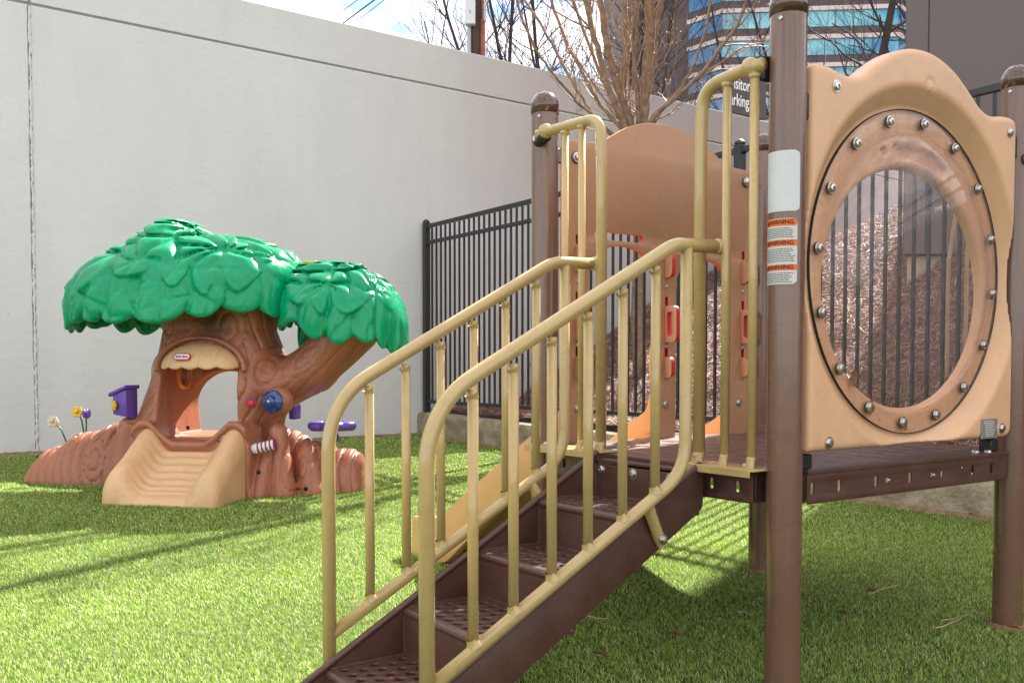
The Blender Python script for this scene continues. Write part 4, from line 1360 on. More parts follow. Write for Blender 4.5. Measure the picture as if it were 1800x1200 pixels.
    for x in (0.838, 0.920):
        for z in (0.616, 0.667):
            b = MB(); b.lathe([(0.002, 0), (0.0015, 0.0012), (0, 0.0014)], (x, v_c - hv - 0.0023, z), (0, -1, 0), 8); b.build('plate_pin', M['steel'], pl)
    # clamps joining the panel with the posts and the deck
    for (u, v, z) in ((0.050, 0.0, 1.47), (S1 - 0.052, 0.0, 1.50)):
        b = MB(); b.box((u, v - 0.012, z), (0.026, 0.030, 0.072)); b.build('clamp', M['rubber'], pan, bevel=0.008)
    b = MB(); b.lathe([(0.018, 0), (0.018, 0.006), (0.011, 0.010), (0, 0.011)], (S1 - 0.018, -0.040, 1.463), (-0.2, -1, 0), 16); b.build('knob', M['cap'], pan)
    for u in (0.070, 0.965):
        b = MB(); b.box((u, 0.006, (DECK_T + 0.603) / 2 + 0.002), (0.046, 0.040, 0.038)); b.build('foot_block', M['rubber'], pan, bevel=0.005)
    for u, v in ((0.935, -0.008), (0.90, 0.012)):
        bolt_mb((u, v, DECK_T + 0.0005), (0, 0, 1), 0.011, 0.007).build('bolt', M['steel'], pan)
    # dead leaf scraps caught on the rim
    rnd = random.Random(9)
    for (u, z, s_) in ((0.268, 0.797, 0.020), (0.345, 0.715, 0.018), (0.500, 0.660, 0.012)):
        b = MB(); n = 9
        vs = [(u + s_ * math.cos(2 * math.pi * k / n) * rnd.uniform(.45, 1) , vf - 0.008 - 0.003 * rnd.random(), z + s_ * 1.5 * math.sin(2 * math.pi * k / n) * rnd.uniform(.5, 1)) for k in range(n)]
        b.add(vs, [tuple(range(n))])
        ob = b.build('leaf_scrap', M['leafdry'], None, doubles=False, smooth=False)
        sm_ = ob.modifiers.new('s', 'SOLIDIFY'); sm_.thickness = 0.0008
        ob.matrix_world = PS.matrix_basis.copy() if False else Matrix.Translation(P1) @ Matrix.Rotation(YAW, 4, 'Z')
        tag(ob, {0.268: 'torn brown leaf scrap stuck on the left lower rim of the bubble window', 0.345: 'dark leaf scrap at the lower left rim of the bubble window', 0.5: 'small dark leaf scrap at the bottom rim of the bubble window'}[u], 'leaf', 'leaf scraps on the bubble window')
bubble_panel()

# ---------------------------------------------------------------- arched double slide panel (rear)
def arch_panel():
    v = S2 - 0.004
    cx = 0.540
    L_ = [(0.070, 0.470), (0.070, 1.590), (0.180, 1.592), (0.235, 1.602), (0.300, 1.640), (0.360, 1.674), (0.440, 1.698), (0.540, 1.706)]
    outl = L_ + [(2 * cx - x, z) for x, z in reversed(L_[:-1])]
    outl = [(p.x, p.y) for p in smooth_path([Vector((*q, 0)) for q in outl + [outl[0]]], 0.03, 3)][:-1]
    def opening(x0, x1, zt, zb=0.520):
        w_ = x1 - x0
        pts = [(x0 - 0.004, zb), (x1 + 0.018, zb), (x1 + 0.004, zb + 0.05), (x1, zb + 0.14), (x1, zt - 0.10)]
        for k in range(1, 12):
            a = math.pi * k / 12
            pts.append(((x0 + x1) / 2 + w_ / 2 * math.cos(a), zt - 0.10 + 0.10 * math.sin(a)))
        pts += [(x0, zt - 0.10), (x0, zb + 0.12)]
        return pts
    holes = [opening(0.182, 0.492, 1.252), opening(0.597, 0.880, 1.232)]
    holes.append(rrect(0.205, 1.268, 0.430, 1.296, 0.013, 4))
    cols = (0.130, 0.548, 0.958)
    for c in cols:
        for z in (1.262, 1.068, 0.880):
            holes.append(rrect(c - 0.0075, z - 0.020, c + 0.0075, z + 0.014, 0.006, 3))
    me = curve_plate(outl, holes, 0.019, 0.0012)
    xform(me, mtx_axes(Vector((0, v, 0)), Vector((1, 0, 0)), Vector((0, 0, 1)), Vector((0, -1, 0))))
    p = link_mesh('slide_panel', me, [M['hdpe'], M['red']], PS, True, 30)
    for f in me.polygons:
        f.material_index = 0 if (abs(f.normal.y) > 0.75 or (f.normal.z > 0.4 and f.center.z > 1.5)) else 1
    # red backing seen through the small slots
    for c in cols:
        for z in (1.262, 1.068, 0.880):
            b = MB(); b.box((c, v + 0.0125, z - 0.003), (0.024, 0.004, 0.046)); b.build('slot_backing', M['red'], p, smooth=False)
    # D shaped hand holds standing off the panel
    def dplate(c, z0, z1, dep, hole):
        o_ = []
        o_ += [(0, z0), (0, z1)]
        r = min(0.022, (z1 - z0) / 2 - 0.002)
        for cx_, cz, a0 in ((dep - r, z1 - r, 90), (dep - r, z0 + r, 0)):
            for k in range(7):
                a = R(a0 - 90 * k / 6)
                o_.append((cx_ + r * math.cos(a), cz + r * math.sin(a)))
        hs = [rrect(0.012, z0 + 0.022, dep - 0.020, z1 - 0.022, 0.010, 4)] if hole else []
        me = curve_plate(o_, hs, 0.019, 0.001)
        xform(me, mtx_axes(Vector((c, v - 0.0095, 0)), Vector((0, -1, 0)), Vector((0, 0, 1)), Vector((-1, 0, 0))))
        h = link_mesh('hand_hold', me, [M['handle'], M['red']], p, True, 30)
        for f in me.polygons:
            f.material_index = 0 if abs(f.normal.x) > 0.75 else 1
    for c in cols:
        dplate(c, 1.150, 1.238, 0.036, False)
        dplate(c, 0.915, 1.048, 0.060, True)
        dplate(c, 0.785, 0.862, 0.036, False)
        for z in (1.120, 0.900, ):
            bolt_mb((c, v - 0.0095, z), (0, -1, 0), 0.006, 0.004, False).build('bolt', M['steel'], p)
    for (c, z) in ((0.130, 0.683), (0.545, 0.688), (0.938, 0.686)):
        bolt_mb((c, v - 0.0095, z), (0, -1, 0), 0.0115, 0.008).build('bolt', M['steel'], p)
    for (c, z) in ((0.122, 1.535), (0.967, 1.545)):
        b = MB(); b.lathe([(0.021, 0), (0.021, 0.005), (0.017, 0.008)], (c, v - 0.0095, z), (0, -1, 0), 24); b.build('washer', M['cap'], p)
        bolt_mb((c, v - 0.016, z), (0, -1, 0), 0.0125, 0.010).build('bolt', M['steel'], p)
    for u in (0.052, 1.028):
        b = MB(); b.box((u, v + 0.004, 1.535), (0.036, 0.012, 0.050)); b.build('clamp', M['cap'], p, bevel=0.004)
arch_panel()

# ---------------------------------------------------------------- double slide behind the panel
def slide():
    prof = [(1.015, 0.50), (1.015, 0.705), (1.045, 0.672), (1.35, 0.498), (1.72, 0.285), (1.80, 0.232), (1.87, 0.197), (1.96, 0.186), (2.09, 0.174), (2.10, 0.03), (2.09, -0.01), (1.90, -0.01), (1.80, 0.02), (1.70, 0.09), (1.2, 0.43)]
    cen = [(1.015, 0.50), (1.015, 0.90), (1.035, 0.925), (1.055, 0.90), (1.058, 0.82), (1.045, 0.74), (1.07, 0.665), (1.35, 0.50), (1.72, 0.285), (1.80, 0.232), (1.87, 0.197), (1.96, 0.186), (2.09, 0.174), (2.10, 0.03), (2.09, -0.01), (1.90, -0.01), (1.80, 0.02), (1.70, 0.09), (1.2, 0.43)]
    root = None
    def side(u, pf, th):
        sm = smooth_path([Vector((*q, 0)) for q in pf + [pf[0]]], 0.02, 3)[:-1]
        me = curve_plate([(q.x, q.y) for q in sm], [], th, 0.008)
        xform(me, mtx_axes(Vector((u, 0, 0)), Vector((0, 1, 0)), Vector((0, 0, 1)), Vector((1, 0, 0))))
        return link_mesh('slide_side' if root else 'slide', me, M['slide'], root or PS, True, 40)
    root = side(0.110, prof, 0.045)
    side(0.545, cen, 0.050)
    side(0.985, prof, 0.045)
    bed = [(1.010, 0.560), (1.06, 0.555), (1.12, 0.520), (1.35, 0.378), (1.70, 0.155), (1.80, 0.105), (1.90, 0.082), (2.02, 0.078), (2.09, 0.060), (2.105, 0.03)]
    bed = [(q.x, q.y) for q in smooth_path([Vector((*q, 0)) for q in bed], 0.05, 4)]
    for ua, ub in ((0.128, 0.525), (0.565, 0.967)):
        vs = []; fs = []
        nseg = 12
        for (v_, z_) in bed:
            for k in range(nseg + 1):
                t = k / nseg
                dish = 0.028 * (2 * t - 1) ** 4
                vs.append((ua + (ub - ua) * t, v_, z_ + dish))
        for i in range(len(bed) - 1):
            for k in range(nseg):
                a = i * (nseg + 1) + k
                fs.append((a, a + 1, a + nseg + 2, a + nseg + 1))
        b = MB(); b.add(vs, fs)
        o = b.build('slide_bed', M['slide'], root, doubles=False, angle=0)
        m_ = o.modifiers.new('solid', 'SOLIDIFY'); m_.thickness = 0.03; m_.offset = -1
slide()

# ---------------------------------------------------------------- stickers on the near post
def stickers():
    post = POSTS[(0, 0)]
    d = Vector((0 - (-1.908), 0 - (-1.556), 0)).normalized() * -1     # from post towards the camera
    base_a = math.atan2(d.y, d.x)
    rs = PR + 0.0012
    def wrap(me, rad):
        # mesh x = arc length (right as seen from the camera), y = height, z = thickness
        for vv in me.vertices:
            x, y, z = vv.co
            a = base_a + x / rad
            vv.co = ((rad + z) * math.cos(a), (rad + z) * math.sin(a), y)
        me.update(); return me
    def grid_plate(x0, x1, z0, z1, rad_, th, rc=0.008, seed=None):
        # subdivided rounded rectangle
        n, m = 26, 30
        rnd = random.Random(seed or 1)
        vs = []; fs = []
        for j in range(m + 1):
            z = z0 + (z1 - z0) * j / m
            e = 0.0
            dz = min(z - z0, z1 - z)
            if dz < rc:
                e = rc - math.sqrt(max(0, rc * rc - (rc - dz) ** 2))
            for i in range(n + 1):
                x = (x0) + (x1 - e - x0) * i / n
                vs.append((x, z, th))
        for j in range(m):
            for i in range(n):
                a = j * (n + 1) + i
                fs.append((a, a + 1, a + n + 2, a + n + 1))
        b = MB(); b.add(vs, fs); return b.mesh()
    def put(me, m, name, parent, rad=rs):
        wrap(me, rad)
        return link_mesh(name, me, m, parent, True, 0)
    # heights follow the projection fitted on the photograph
    put(grid_plate(-0.072, 0.033, 1.205, 1.352, rs, 0.0, 0.012), M['white_sticker'], 'blank_sticker', post)
    wl = put(grid_plate(-0.072, 0.027, 1.028, 1.188, rs, 0.0, 0.010), M['sticker'], 'warning_label', post)
    rnd = random.Random(21)
    bars = [(1.164, 1.187), (1.112, 1.126), (1.0675, 1.0815)]
    bars = [(1.170, 1.187), (1.121, 1.136), (1.062, 1.076)]
    for i, (z0, z1) in enumerate(bars):
        put(grid_plate(-0.072, 0.0265, z0, z1, rs, 0.0005, 0.008 if i == 0 else 0.0005), M['orange'], 'orange_bar', wl)
        me = text_mesh('WARNING', 0.0145, extrude=0.0, bold=0.0003)
        bmm = bmesh.new(); bmm.from_mesh(me); bmesh.ops.triangulate(bmm, faces=bmm.faces); bmesh.ops.subdivide_edges(bmm, edges=bmm.edges, cuts=1); bmm.to_mesh(me); bmm.free()
        xform(me, Matrix.Translation((-0.018, (z0 + z1) / 2, 0.0011)))
        put(me, M['ink'], 'warning_word', wl)
        b = MB(); zc = (z0 + z1) / 2 - 0.001
        b.add([(-0.060, zc - 0.0045, 0.0011), (-0.050, zc - 0.0045, 0.0011), (-0.055, zc + 0.0050, 0.0011)], [(0, 1, 2)])
        put(b.mesh(), M['ink'], 'warning_triangle', wl)
    for (za, zb_) in ((1.168, 1.139), (1.118, 1.080), (1.059, 1.032)):
        b = MB()
        z = za - 0.004
        while z > zb_:
            x = -0.062 + rnd.uniform(0, .004); e = 0.017 - rnd.uniform(0, 0.012)
            while x < e:
                wd = rnd.uniform(0.004, 0.0105)
                b.add([(x, z - 0.0009, 0.0006), (x + wd, z - 0.0009, 0.0006), (x + wd, z + 0.0009, 0.0006), (x, z + 0.0009, 0.0006)], [(0, 1, 2, 3)])
                x += wd + 0.0014
            z -= 0.0043
        put(b.mesh(), M['greyink'], 'small_print', wl)
stickers()

# ================================================================== TOY TREEHOUSE
TH = empty('toy_treehouse', (-2.15 * 0.943, 6.6 * 0.943, 0.040), R(-10))
TH.scale = (0.943, 0.943, 0.943)
tag(TH, 'moulded plastic toy treehouse with green leafy canopy, reddish trunk and sand-coloured slide', 'playhouse')

def treehouse():
    g = np.interp
    zk = [-0.05, 0.0, 0.26, 0.5, 0.68, 0.92, 1.08, 1.3]
    Lk = [-0.56, -0.55, -0.50, -0.43, -0.36, -0.295, -0.26, -0.31]
    Rk = [0.50, 0.49, 0.47, 0.555, 0.60, 0.565, 0.505, 0.52]
    Bk = [0.42, 0.41, 0.40, 0.37, 0.35, 0.31, 0.27, 0.26]
    # root mounds
    lx = [-1.32, -1.31, -1.28, -1.23, -1.17, -1.10, -1.03, -0.97, -0.86, -0.80, -0.72, -0.62, -0.50, -0.30]
    lh = [0.01, 0.12, 0.185, 0.235, 0.262, 0.272, 0.325, 0.362, 0.372, 0.385, 0.430, 0.452, 0.46, 0.46]
    rx = [0.30, 0.48, 0.60, 0.68, 0.75, 0.82, 0.89, 0.93, 0.99, 1.06, 1.10, 1.13, 1.145]
    rh = [0.40, 0.405, 0.41, 0.38, 0.335, 0.322, 0.31, 0.262, 0.268, 0.262, 0.235, 0.16, 0.01]
    def groove(phi, w=0.16):
        s = np.abs(np.sin(math.pi * phi))
        return np.exp(-(s / w) ** 2)
    def trunk(X, Y, Z):
        L_ = g(Z, zk, Lk); R_ = g(Z, zk, Rk); B = g(Z, zk, Bk)
        cx = (L_ + R_) / 2; a = (R_ - L_) / 2
        p = 2.6
        q = ((np.abs((X - cx) / a)) ** p + (np.abs(Y - 0.03) / B) ** p) ** (1 / p)
        d = (q - 1) * np.minimum(a, B) * 0.9
        # arm to the right, carrying the small crown
        def cap(ax, ay, az, bx, by, bz, r1, r2):
            dx, dy, dz = bx - ax, by - ay, bz - az
            t = np.clip(((X - ax) * dx + (Y - ay) * dy + (Z - az) * dz) / (dx * dx + dy * dy + dz * dz), 0, 1)
            return np.sqrt((X - ax - dx * t) ** 2 + ((Y - ay - dy * t) * 0.92) ** 2 + (Z - az - dz * t) ** 2) - (r1 + (r2 - r1) * t), t
        d1, t1 = cap(0.44, 0.02, 0.65, 0.80, 0.02, 0.815, 0.180, 0.160)
        d2, t2 = cap(0.80, 0.02, 0.815, 1.085, 0.02, 1.10, 0.158, 0.185)
        d = smin(d, d1, 0.05); d = smin(d, d2, 0.04)
        # twin upper limbs with a crotch between
        d = np.maximum(d, Z - 1.36)
        # roots
        hl = g(X, lx, lh); hr = g(X, rx, rh)
        wl = 0.20 + 0.05 * np.sin(X * 5)
        def mound(h, x0, x1, yc, wd):
            qq = np.sqrt(((Y - yc) / wd) ** 2 + (np.maximum(Z, 0) / np.maximum(h, 0.02)) ** 2)
            dd = (qq - 1) * np.minimum(wd, h) * 0.85
            return np.maximum(dd, np.maximum(x0 - X, X - x1))
        m1 = mound(hl, -1.32, -0.25, 0.05, wl)
        m2 = mound(hr, 0.25, 1.145, 0.10, 0.20)
        d = smin(d, m1, 0.06); d = smin(d, m2, 0.05)
        # right front toes under the striped tube
        for (ax, ay, az, bx, by, bz, r1, r2) in ((0.585, -0.36, 0.0, 0.60, -0.26, 0.30, 0.085, 0.05), (0.72, -0.30, 0.0, 0.66, -0.24, 0.40, 0.085, 0.06), (0.86, -0.16, 0.0, 0.78, -0.08, 0.26, 0.10, 0.07),
                                                 (-0.50, -0.20, 0.0, -0.44, -0.20, 0.42, 0.10, 0.07)):
            dd, _ = cap(ax, ay, az, bx, by, bz, r1, r2)
            d = smin(d, dd, 0.035)
        # porch block the slide is hung on
        hx = np.abs(X - 0.14)
        top = np.where(hx < 0.40, 0.335 + 0.135 * np.clip((hx - 0.11) / 0.17, 0, 1) ** 1.2 - 0.09 * np.clip((hx - 0.32) / 0.12, 0, 1) ** 2, 0.33)
        pb = np.maximum(np.maximum(hx - 0.415, np.abs(Y + 0.345) - 0.115), Z - top)
        d = smin(d, pb * 0.9, 0.02)
        # grain grooves
        n = vnoise(X, Y * 0.5, Z, 3.1, 0.4)
        n2 = vnoise(X, Y, Z, 6.0, 1.9)
        ang = np.arctan2(X - cx, -(Y - 0.03))
        phi = ang * 4.4 + 0.75 * n + 0.7 * np.sin(Z * 4.2 + 1.0)
        gv = groove(phi, 0.20)
        for (kx, kz, kr) in ((0.30, 1.10, 0.115), (0.54, 0.80, 0.10), (-0.14, 1.12, 0.085)):
            rk = np.sqrt((X - kx) ** 2 + ((Z - kz) * 0.62) ** 2) * (1 + 0.10 * n)
            gv = np.where(rk < kr, groove(rk / kr * 2.0, 0.26), gv)
        gv = gv * (Z > 0.40)
        onroot = np.clip((np.abs(X + 0.04) - 0.56) / 0.05, 0, 1) * np.clip((0.50 - Z) / 0.06, 0, 1)
        phr = X * 13.5 + 0.30 * n2 + 0.25 * np.sin(Z * 9)
        gr = groove(phr, 0.30)
        for (kx, kz) in ((-0.74, 0.18), (0.80, 0.17)):
            rk = np.sqrt(((X - kx) * 1.25) ** 2 + ((Z - kz) * 0.62) ** 2)
            gr = np.where(rk < 0.092, groove(rk / 0.092 * 2.0, 0.30), gr)
        # grain along the arm
        pa = (Z - 0.84) * 0.80 - (X - 0.80) * 0.60
        pha = pa * 15 + 0.4 * n + 0.8 * np.sin(X * 3.0)
        ga = groove(pha, 0.22)
        rk = np.sqrt((((X - 0.82) * 0.80 + (Z - 0.90) * 0.60) * 0.62) ** 2 + (((Z - 0.90) * 0.80 - (X - 0.82) * 0.60) * 1.5) ** 2)
        ga = np.where(rk < 0.135, groove(rk / 0.135 * 2.0, 0.24), ga)
        onarm = np.clip((X - 0.60) / 0.04, 0, 1) * (Z > 0.50)
        grv = gv * (1 - onroot) * (1 - onarm) * 0.011 + gr * onroot * 0.012 + ga * onarm * 0.011
        d = d + grv
        d = d - 0.004 * n2
        # hollow room, doorway, back doorway
        rx_, ry_, rz_ = np.abs(X - 0.08) - 0.285, np.abs(Y - 0.01) - 0.215, np.abs(Z - 0.65) - 0.29
        room = np.sqrt(np.maximum(rx_ + 0.1, 0) ** 2 + np.maximum(ry_ + 0.1, 0) ** 2 + np.maximum(rz_ + 0.1, 0) ** 2) + np.minimum(np.maximum(rx_, np.maximum(ry_, rz_)) + 0.1, 0) - 0.1
        d = smax(d, -room, 0.02)
        def arch(x0, x1, z0, z1, r):
            cxx, w2 = (x0 + x1) / 2, (x1 - x0) / 2
            zt = z1 - r
            ax_ = np.abs(X - cxx)
            e = np.sqrt(np.maximum(ax_ - (w2 - r), 0) ** 2 + np.maximum(Z - zt, 0) ** 2) - r
            return np.maximum(e, z0 - Z)
        fd = np.maximum(arch(-0.165, 0.385, 0.355, 0.965, 0.20), Y - 0.0)
        # bottom of the doorway dips between the rails
        d = smax(d, -fd, 0.025)
        bd = np.maximum(arch(-0.215, 0.36, 0.365, 0.800, 0.27), -Y)
        d = smax(d, -bd, 0.025)
        # port-hole on the left
        ph = np.maximum(np.sqrt((Y - 0.11) ** 2 + (Z - 0.775) ** 2) - 0.078, X + 0.05)
        d = smax(d, -ph, 0.012)
        # socket for the striped tube
        sk = np.sqrt((X - 0.625) ** 2 + ((Y + 0.36) * 0.8) ** 2 + (Z - 0.325) ** 2) - 0.062
        d = smax(d, -sk, 0.02)
        # swelling under the blue knob
        kb = np.sqrt((X - 0.672) ** 2 + ((Y + 0.25) * 1.4) ** 2 + (Z - 0.605) ** 2) - 0.098
        d = smin(d, kb, 0.035)
        # arch rim round the doorway hood
        rr = np.sqrt((X - 0.135) ** 2 * 0.92 + ((Z - 0.815) * 1.42) ** 2)
        rim = np.sqrt((rr - 0.298) ** 2 + ((Y + 0.285) * 0.75) ** 2) - 0.020
        rim = np.maximum(rim, 0.80 - Z)
        d = smin(d, rim, 0.02)
        # raised lip that frames the slide
        lipz = np.where(hx < 0.40, 0.325 + 0.135 * np.clip((hx - 0.11) / 0.17, 0, 1) ** 1.2 - 0.11 * np.clip((hx - 0.32) / 0.11, 0, 1) ** 2, 0)
        lip = np.sqrt((Y + 0.455) ** 2 + (Z - lipz) ** 2) - 0.026
        lip = np.maximum(lip * 0.8, hx - 0.43)
        d = smin(d, lip, 0.015)
        return np.maximum(d, -0.03 - Z)
    o = sdf_object('trunk', trunk, (-1.40, -0.52, -0.06), (1.30, 0.50, 1.38), 0.0095, M['trunk'], TH, 1)

    # ---- canopies
    def petal_field(p, q, centers, npet, seed):
        # leaves fan out of a few clusters; the warp keeps any two from matching
        wp = p + 0.07 * np.sin(q * 5.1 + seed) + 0.03 * np.sin(q * 11.0 + p * 7.0)
        wq = q + 0.07 * np.sin(p * 4.3 + seed * 2) + 0.03 * np.sin(p * 12.0 - q * 6.0)
        best = np.full(p.shape, 1e9, np.float32); sec = np.full(p.shape, 1e9, np.float32)
        bi = np.zeros(p.shape, np.int32)
        for i, (cx, cy) in enumerate(centers):
            dd = (wp - cx) ** 2 + (wq - cy) ** 2
            m = dd < best
            sec = np.where(m, best, np.minimum(sec, dd)); best = np.where(m, dd, best); bi = np.where(m, i, bi)
        cxs = np.array([c[0] for c in centers])[bi]; cys = np.array([c[1] for c in centers])[bi]
        ph = np.array([(i * 1.37 + seed) % 6.28 for i in range(len(centers))])[bi]
        npt = np.array([npet + (i % 3) - 1 for i in range(len(centers))])[bi]
        rad = np.sqrt(best); th = np.arctan2(wq - cys, wp - cxs) + ph
        th = th + 0.22 * np.sin(2 * th + ph) + 0.10 * np.sin(rad * 14 + ph)
        pet = np.abs(np.cos(th * npt / 2)) ** 0.55
        prof = np.clip(rad / 0.09, 0, 1) ** 0.7
        dome = np.clip(1.15 - (rad / 0.52) ** 2 * 0.8, 0.25, 1.2)
        edge = np.clip((np.sqrt(sec) - rad) / 0.07, 0, 1) ** 0.5
        return (0.30 + 0.70 * pet * prof) * dome * (0.15 + 0.85 * edge)
    def pleat_at(az, n0, seed):
        a_ = az * n0 / 2 + seed + 0.9 * np.sin(az * 3 + seed) + 0.4 * np.sin(az * 7 + 2 * seed)
        return a_, np.abs(np.cos(a_))
    def droop_field(az, el, seed, n0):
        # long hanging leaves with folded middles run down to the wavy rim, a shorter row overlaps their tops
        bend = 0.10 * np.sin(el * 5 + seed)
        a1, l1 = pleat_at(az + bend * 0.4, n0, seed)
        fold1 = 1 - 0.20 * np.exp(-(np.sin(a1) / 0.12) ** 2) * np.clip((el - 0.5) * 4, 0, 1)
        long_ = (0.22 + 0.78 * l1 ** 0.55) * fold1 * (0.80 + 0.20 * np.clip(el, 0, 1.3))
        a2, l2 = pleat_at(az + 0.35 - bend * 0.5, n0 * 0.75, seed + 2.0)
        tip = 0.58 + 0.26 * l2 ** 0.9 * (1 + 0.4 * np.sin(az * 5 + seed))
        t = (tip - el) / 0.40
        row = np.where(t > 0, np.clip(1.18 - 0.5 * t, 0, 1.2), 0) * (0.15 + 0.85 * l2 ** 0.5) * np.clip(t / 0.16, 0, 1) ** 0.7
        return np.maximum(long_ * 0.86, row)
    def canopy(name, prof_x, prof_z, cx, a, b_, z0, rimf, centers, seed, lo, hi, lab, tiltz=0.0, ndroop=23):
        ztop = max(prof_z)
        def fn(X, Y, Z):
            top = g(X, prof_x, prof_z)
            c = np.maximum(top - z0, 0.05)
            fx = np.clip(1 - np.abs((X - cx) / a) ** 2.2, 0.06, 1) ** 0.45
            yy = np.abs(Y) / (b_ * fx)
            zz = np.maximum(Z - z0, -0.12) / c
            q = (yy ** 2.3 + np.abs(np.maximum(zz, 0)) ** 2.0) ** (1 / 2.15)
            dshell = (q - 1) * np.minimum(b_ * fx, c) * 0.80
            dx = (np.abs(X - cx) - a) * 0.9
            outer = smax(dshell, dx, 0.06)
            # leaf relief
            az = np.arctan2(Y / b_, (X - cx) / a)
            el = np.clip(1 - (Z - z0) / (ztop - z0), 0, 1.4)
            rho = np.sqrt(el) * 1.0
            p_, q_ = rho * np.cos(az), rho * np.sin(az)
            k_ = np.clip((el - 0.38) / 0.22, 0, 1)
            leaf = petal_field(p_, q_, centers, 8, seed) * (1 - 0.75 * k_) + 0.9 * droop_field(az, el, seed, ndroop) * k_
            endf = np.clip((a + 0.02 - np.abs(X - cx)) / 0.14, 0.35, 1)
            clump = 0.5 + 0.5 * np.sin(az * 3.5 + seed * 3 + 1.2 * np.sin(el * 3.0))
            outer = outer - (0.056 * leaf + 0.022 * clump * k_) * endf + 0.028
            inner = outer + 0.045
            lob = pleat_at(az + 0.04 * np.sin(5 * 1.15 + seed), ndroop, seed)[1] ** 0.75
            lob2 = np.abs(np.sin(az * rimf * 0.5 + seed * 2 + 1.0))
            rim = z0 - 0.0 - 0.062 * lob - 0.055 * lob2 + tiltz * (X - cx)
            d = smax(outer, -(inner), 0.01)
            d = smax(d, (rim - Z) * 0.85, 0.02)
            return d
        return sdf_object(name, fn, lo, hi, 0.0105, M['leaf'], TH, 1)
    rnd = random.Random(5)
    c1 = [(0.02, -0.10), (-0.42, -0.25), (0.30, -0.42), (-0.10, -0.66), (0.62, -0.30), (-0.75, -0.42), (0.40, -0.85), (-0.45, -0.88), (0.80, -0.62),
          (0.55, 0.15), (-0.50, 0.25), (0.05, 0.45), (0.5, 0.6), (-0.5, 0.7), (-0.92, 0.05), (0.92, 0.10), (0.05, -1.02), (0.0, 0.95)]
    px_ = [-0.93, -0.89, -0.82, -0.73, -0.63, -0.50, -0.36, -0.30, -0.185, -0.08, 0.02, 0.07, 0.20, 0.36, 0.50, 0.61, 0.75, 0.80]
    pz_ = [1.22, 1.28, 1.40, 1.50, 1.585, 1.64, 1.685, 1.755, 1.81, 1.80, 1.735, 1.70, 1.70, 1.68, 1.64, 1.60, 1.50, 1.43]
    o = canopy('canopy', px_, pz_, -0.075, 0.835, 0.60, 1.215, 5.0, c1, 0.6, (-1.09, -0.70, 1.02), (0.85, 0.70, 1.88), '', 0.05)
    o['label'] = 'large green leafy canopy'
    c2 = [(0.05, -0.12), (-0.50, -0.30), (0.48, -0.42), (-0.05, -0.72), (0.85, -0.15), (-0.8, -0.75), (0.62, -0.85), (0.45, 0.35), (-0.4, 0.4), (-0.95, 0.0), (0, 0.85)]
    px2 = [0.58, 0.66, 0.78, 0.90, 1.02, 1.12, 1.22, 1.30, 1.37, 1.43, 1.47, 1.50]
    pz2 = [1.34, 1.42, 1.495, 1.515, 1.515, 1.495, 1.45, 1.395, 1.325, 1.24, 1.16, 1.05]
    o = canopy('canopy', px2, pz2, 1.035, 0.435, 0.40, 1.105, 5.0, c2, 2.2, (0.52, -0.52, 0.86), (1.58, 0.52, 1.60), '', -0.20, 17)
    o['label'] = 'small green leafy canopy on the side branch'
    # hanging rear leaf tongue in the gap between the limbs
    def tongue(X, Y, Z):
        e = np.sqrt(((X - 0.700 - 0.25 * (Z - 1.10)) / 0.080) ** 2 + ((Y - 0.20) / 0.07) ** 2 + ((Z - 1.13) / 0.19) ** 2)
        return (e - 1) * 0.07 - 0.006 * np.sin(X * 60)
    o = sdf_object('canopy_flap', tongue, (0.48, 0.12, 0.92), (0.82, 0.38, 1.40), 0.012, M['leaf'], TH, 1)
    b = MB(); b.box((0.78, 0.05, 1.545), (0.10, 0.08, 0.012)); b.build('canopy_clip', M['yellow'], TH, bevel=0.003)

    # ---- slide
    def slide_fn(X, Y, Z):
        yk = [-0.92, -0.89, -0.86, -0.80, -0.70, -0.60, -0.50, -0.43, -0.38]
        rail = g(Y, yk, [0.10, 0.145, 0.178, 0.218, 0.275, 0.345, 0.415, 0.445, 0.435])
        chan = g(Y, yk, [0.000, 0.030, 0.046, 0.070, 0.120, 0.195, 0.275, 0.318, 0.325])
        # gentle ribs across the channel
        chan = chan + 0.006 * np.cos((Y + 0.55 * (X - 0.16) ** 2) * 2 * math.pi / 0.052) * np.clip((Y + 0.84) / 0.05, 0, 1)
        xc = 0.155 - 0.02 * (Y + 0.4)
        s_ = np.abs(X - xc)
        wid = 0.385 + 0.012 * np.sin(Y * 4)
        bump = np.exp(-(np.abs(s_ - 0.300) / 0.098) ** 2.8)
        sag = 0.03 * (1 - (s_ / 0.3) ** 2).clip(0, 1)
        H = chan - sag * 0.6 + (rail - chan) * np.clip(bump, 0, 1)
        H = np.where(s_ > 0.300, rail * np.ones_like(s_) - 0.06 * ((s_ - 0.300) / 0.085).clip(0, 1) ** 2, H)
        d = np.maximum(Z - H, 0 * Z - 1) * 0.72
        d = smax(d, s_ - wid, 0.060)
        d = smax(d, (-0.900 - Y) * 0.9, 0.075)
        d = np.maximum(d, Y + 0.385)
        # finger recess on the outer right side
        d = smax(d, -(np.sqrt(((Y + 0.60) / 0.9) ** 2 + ((X - xc - 0.40) * 1.4) ** 2 + ((Z - 0.27)) ** 2) - 0.045), 0.02)
        return np.maximum(d, -0.02 - Z)
    o = sdf_object('slide', slide_fn, (-0.32, -0.95, -0.04), (0.62, -0.36, 0.48), 0.0085, M['toytan'], TH, 2)
    b = MB(); b.box((0.524, -0.74, 0.075), (0.004, 0.030, 0.060)); b.build('slide_label', M['greymetal'], TH)

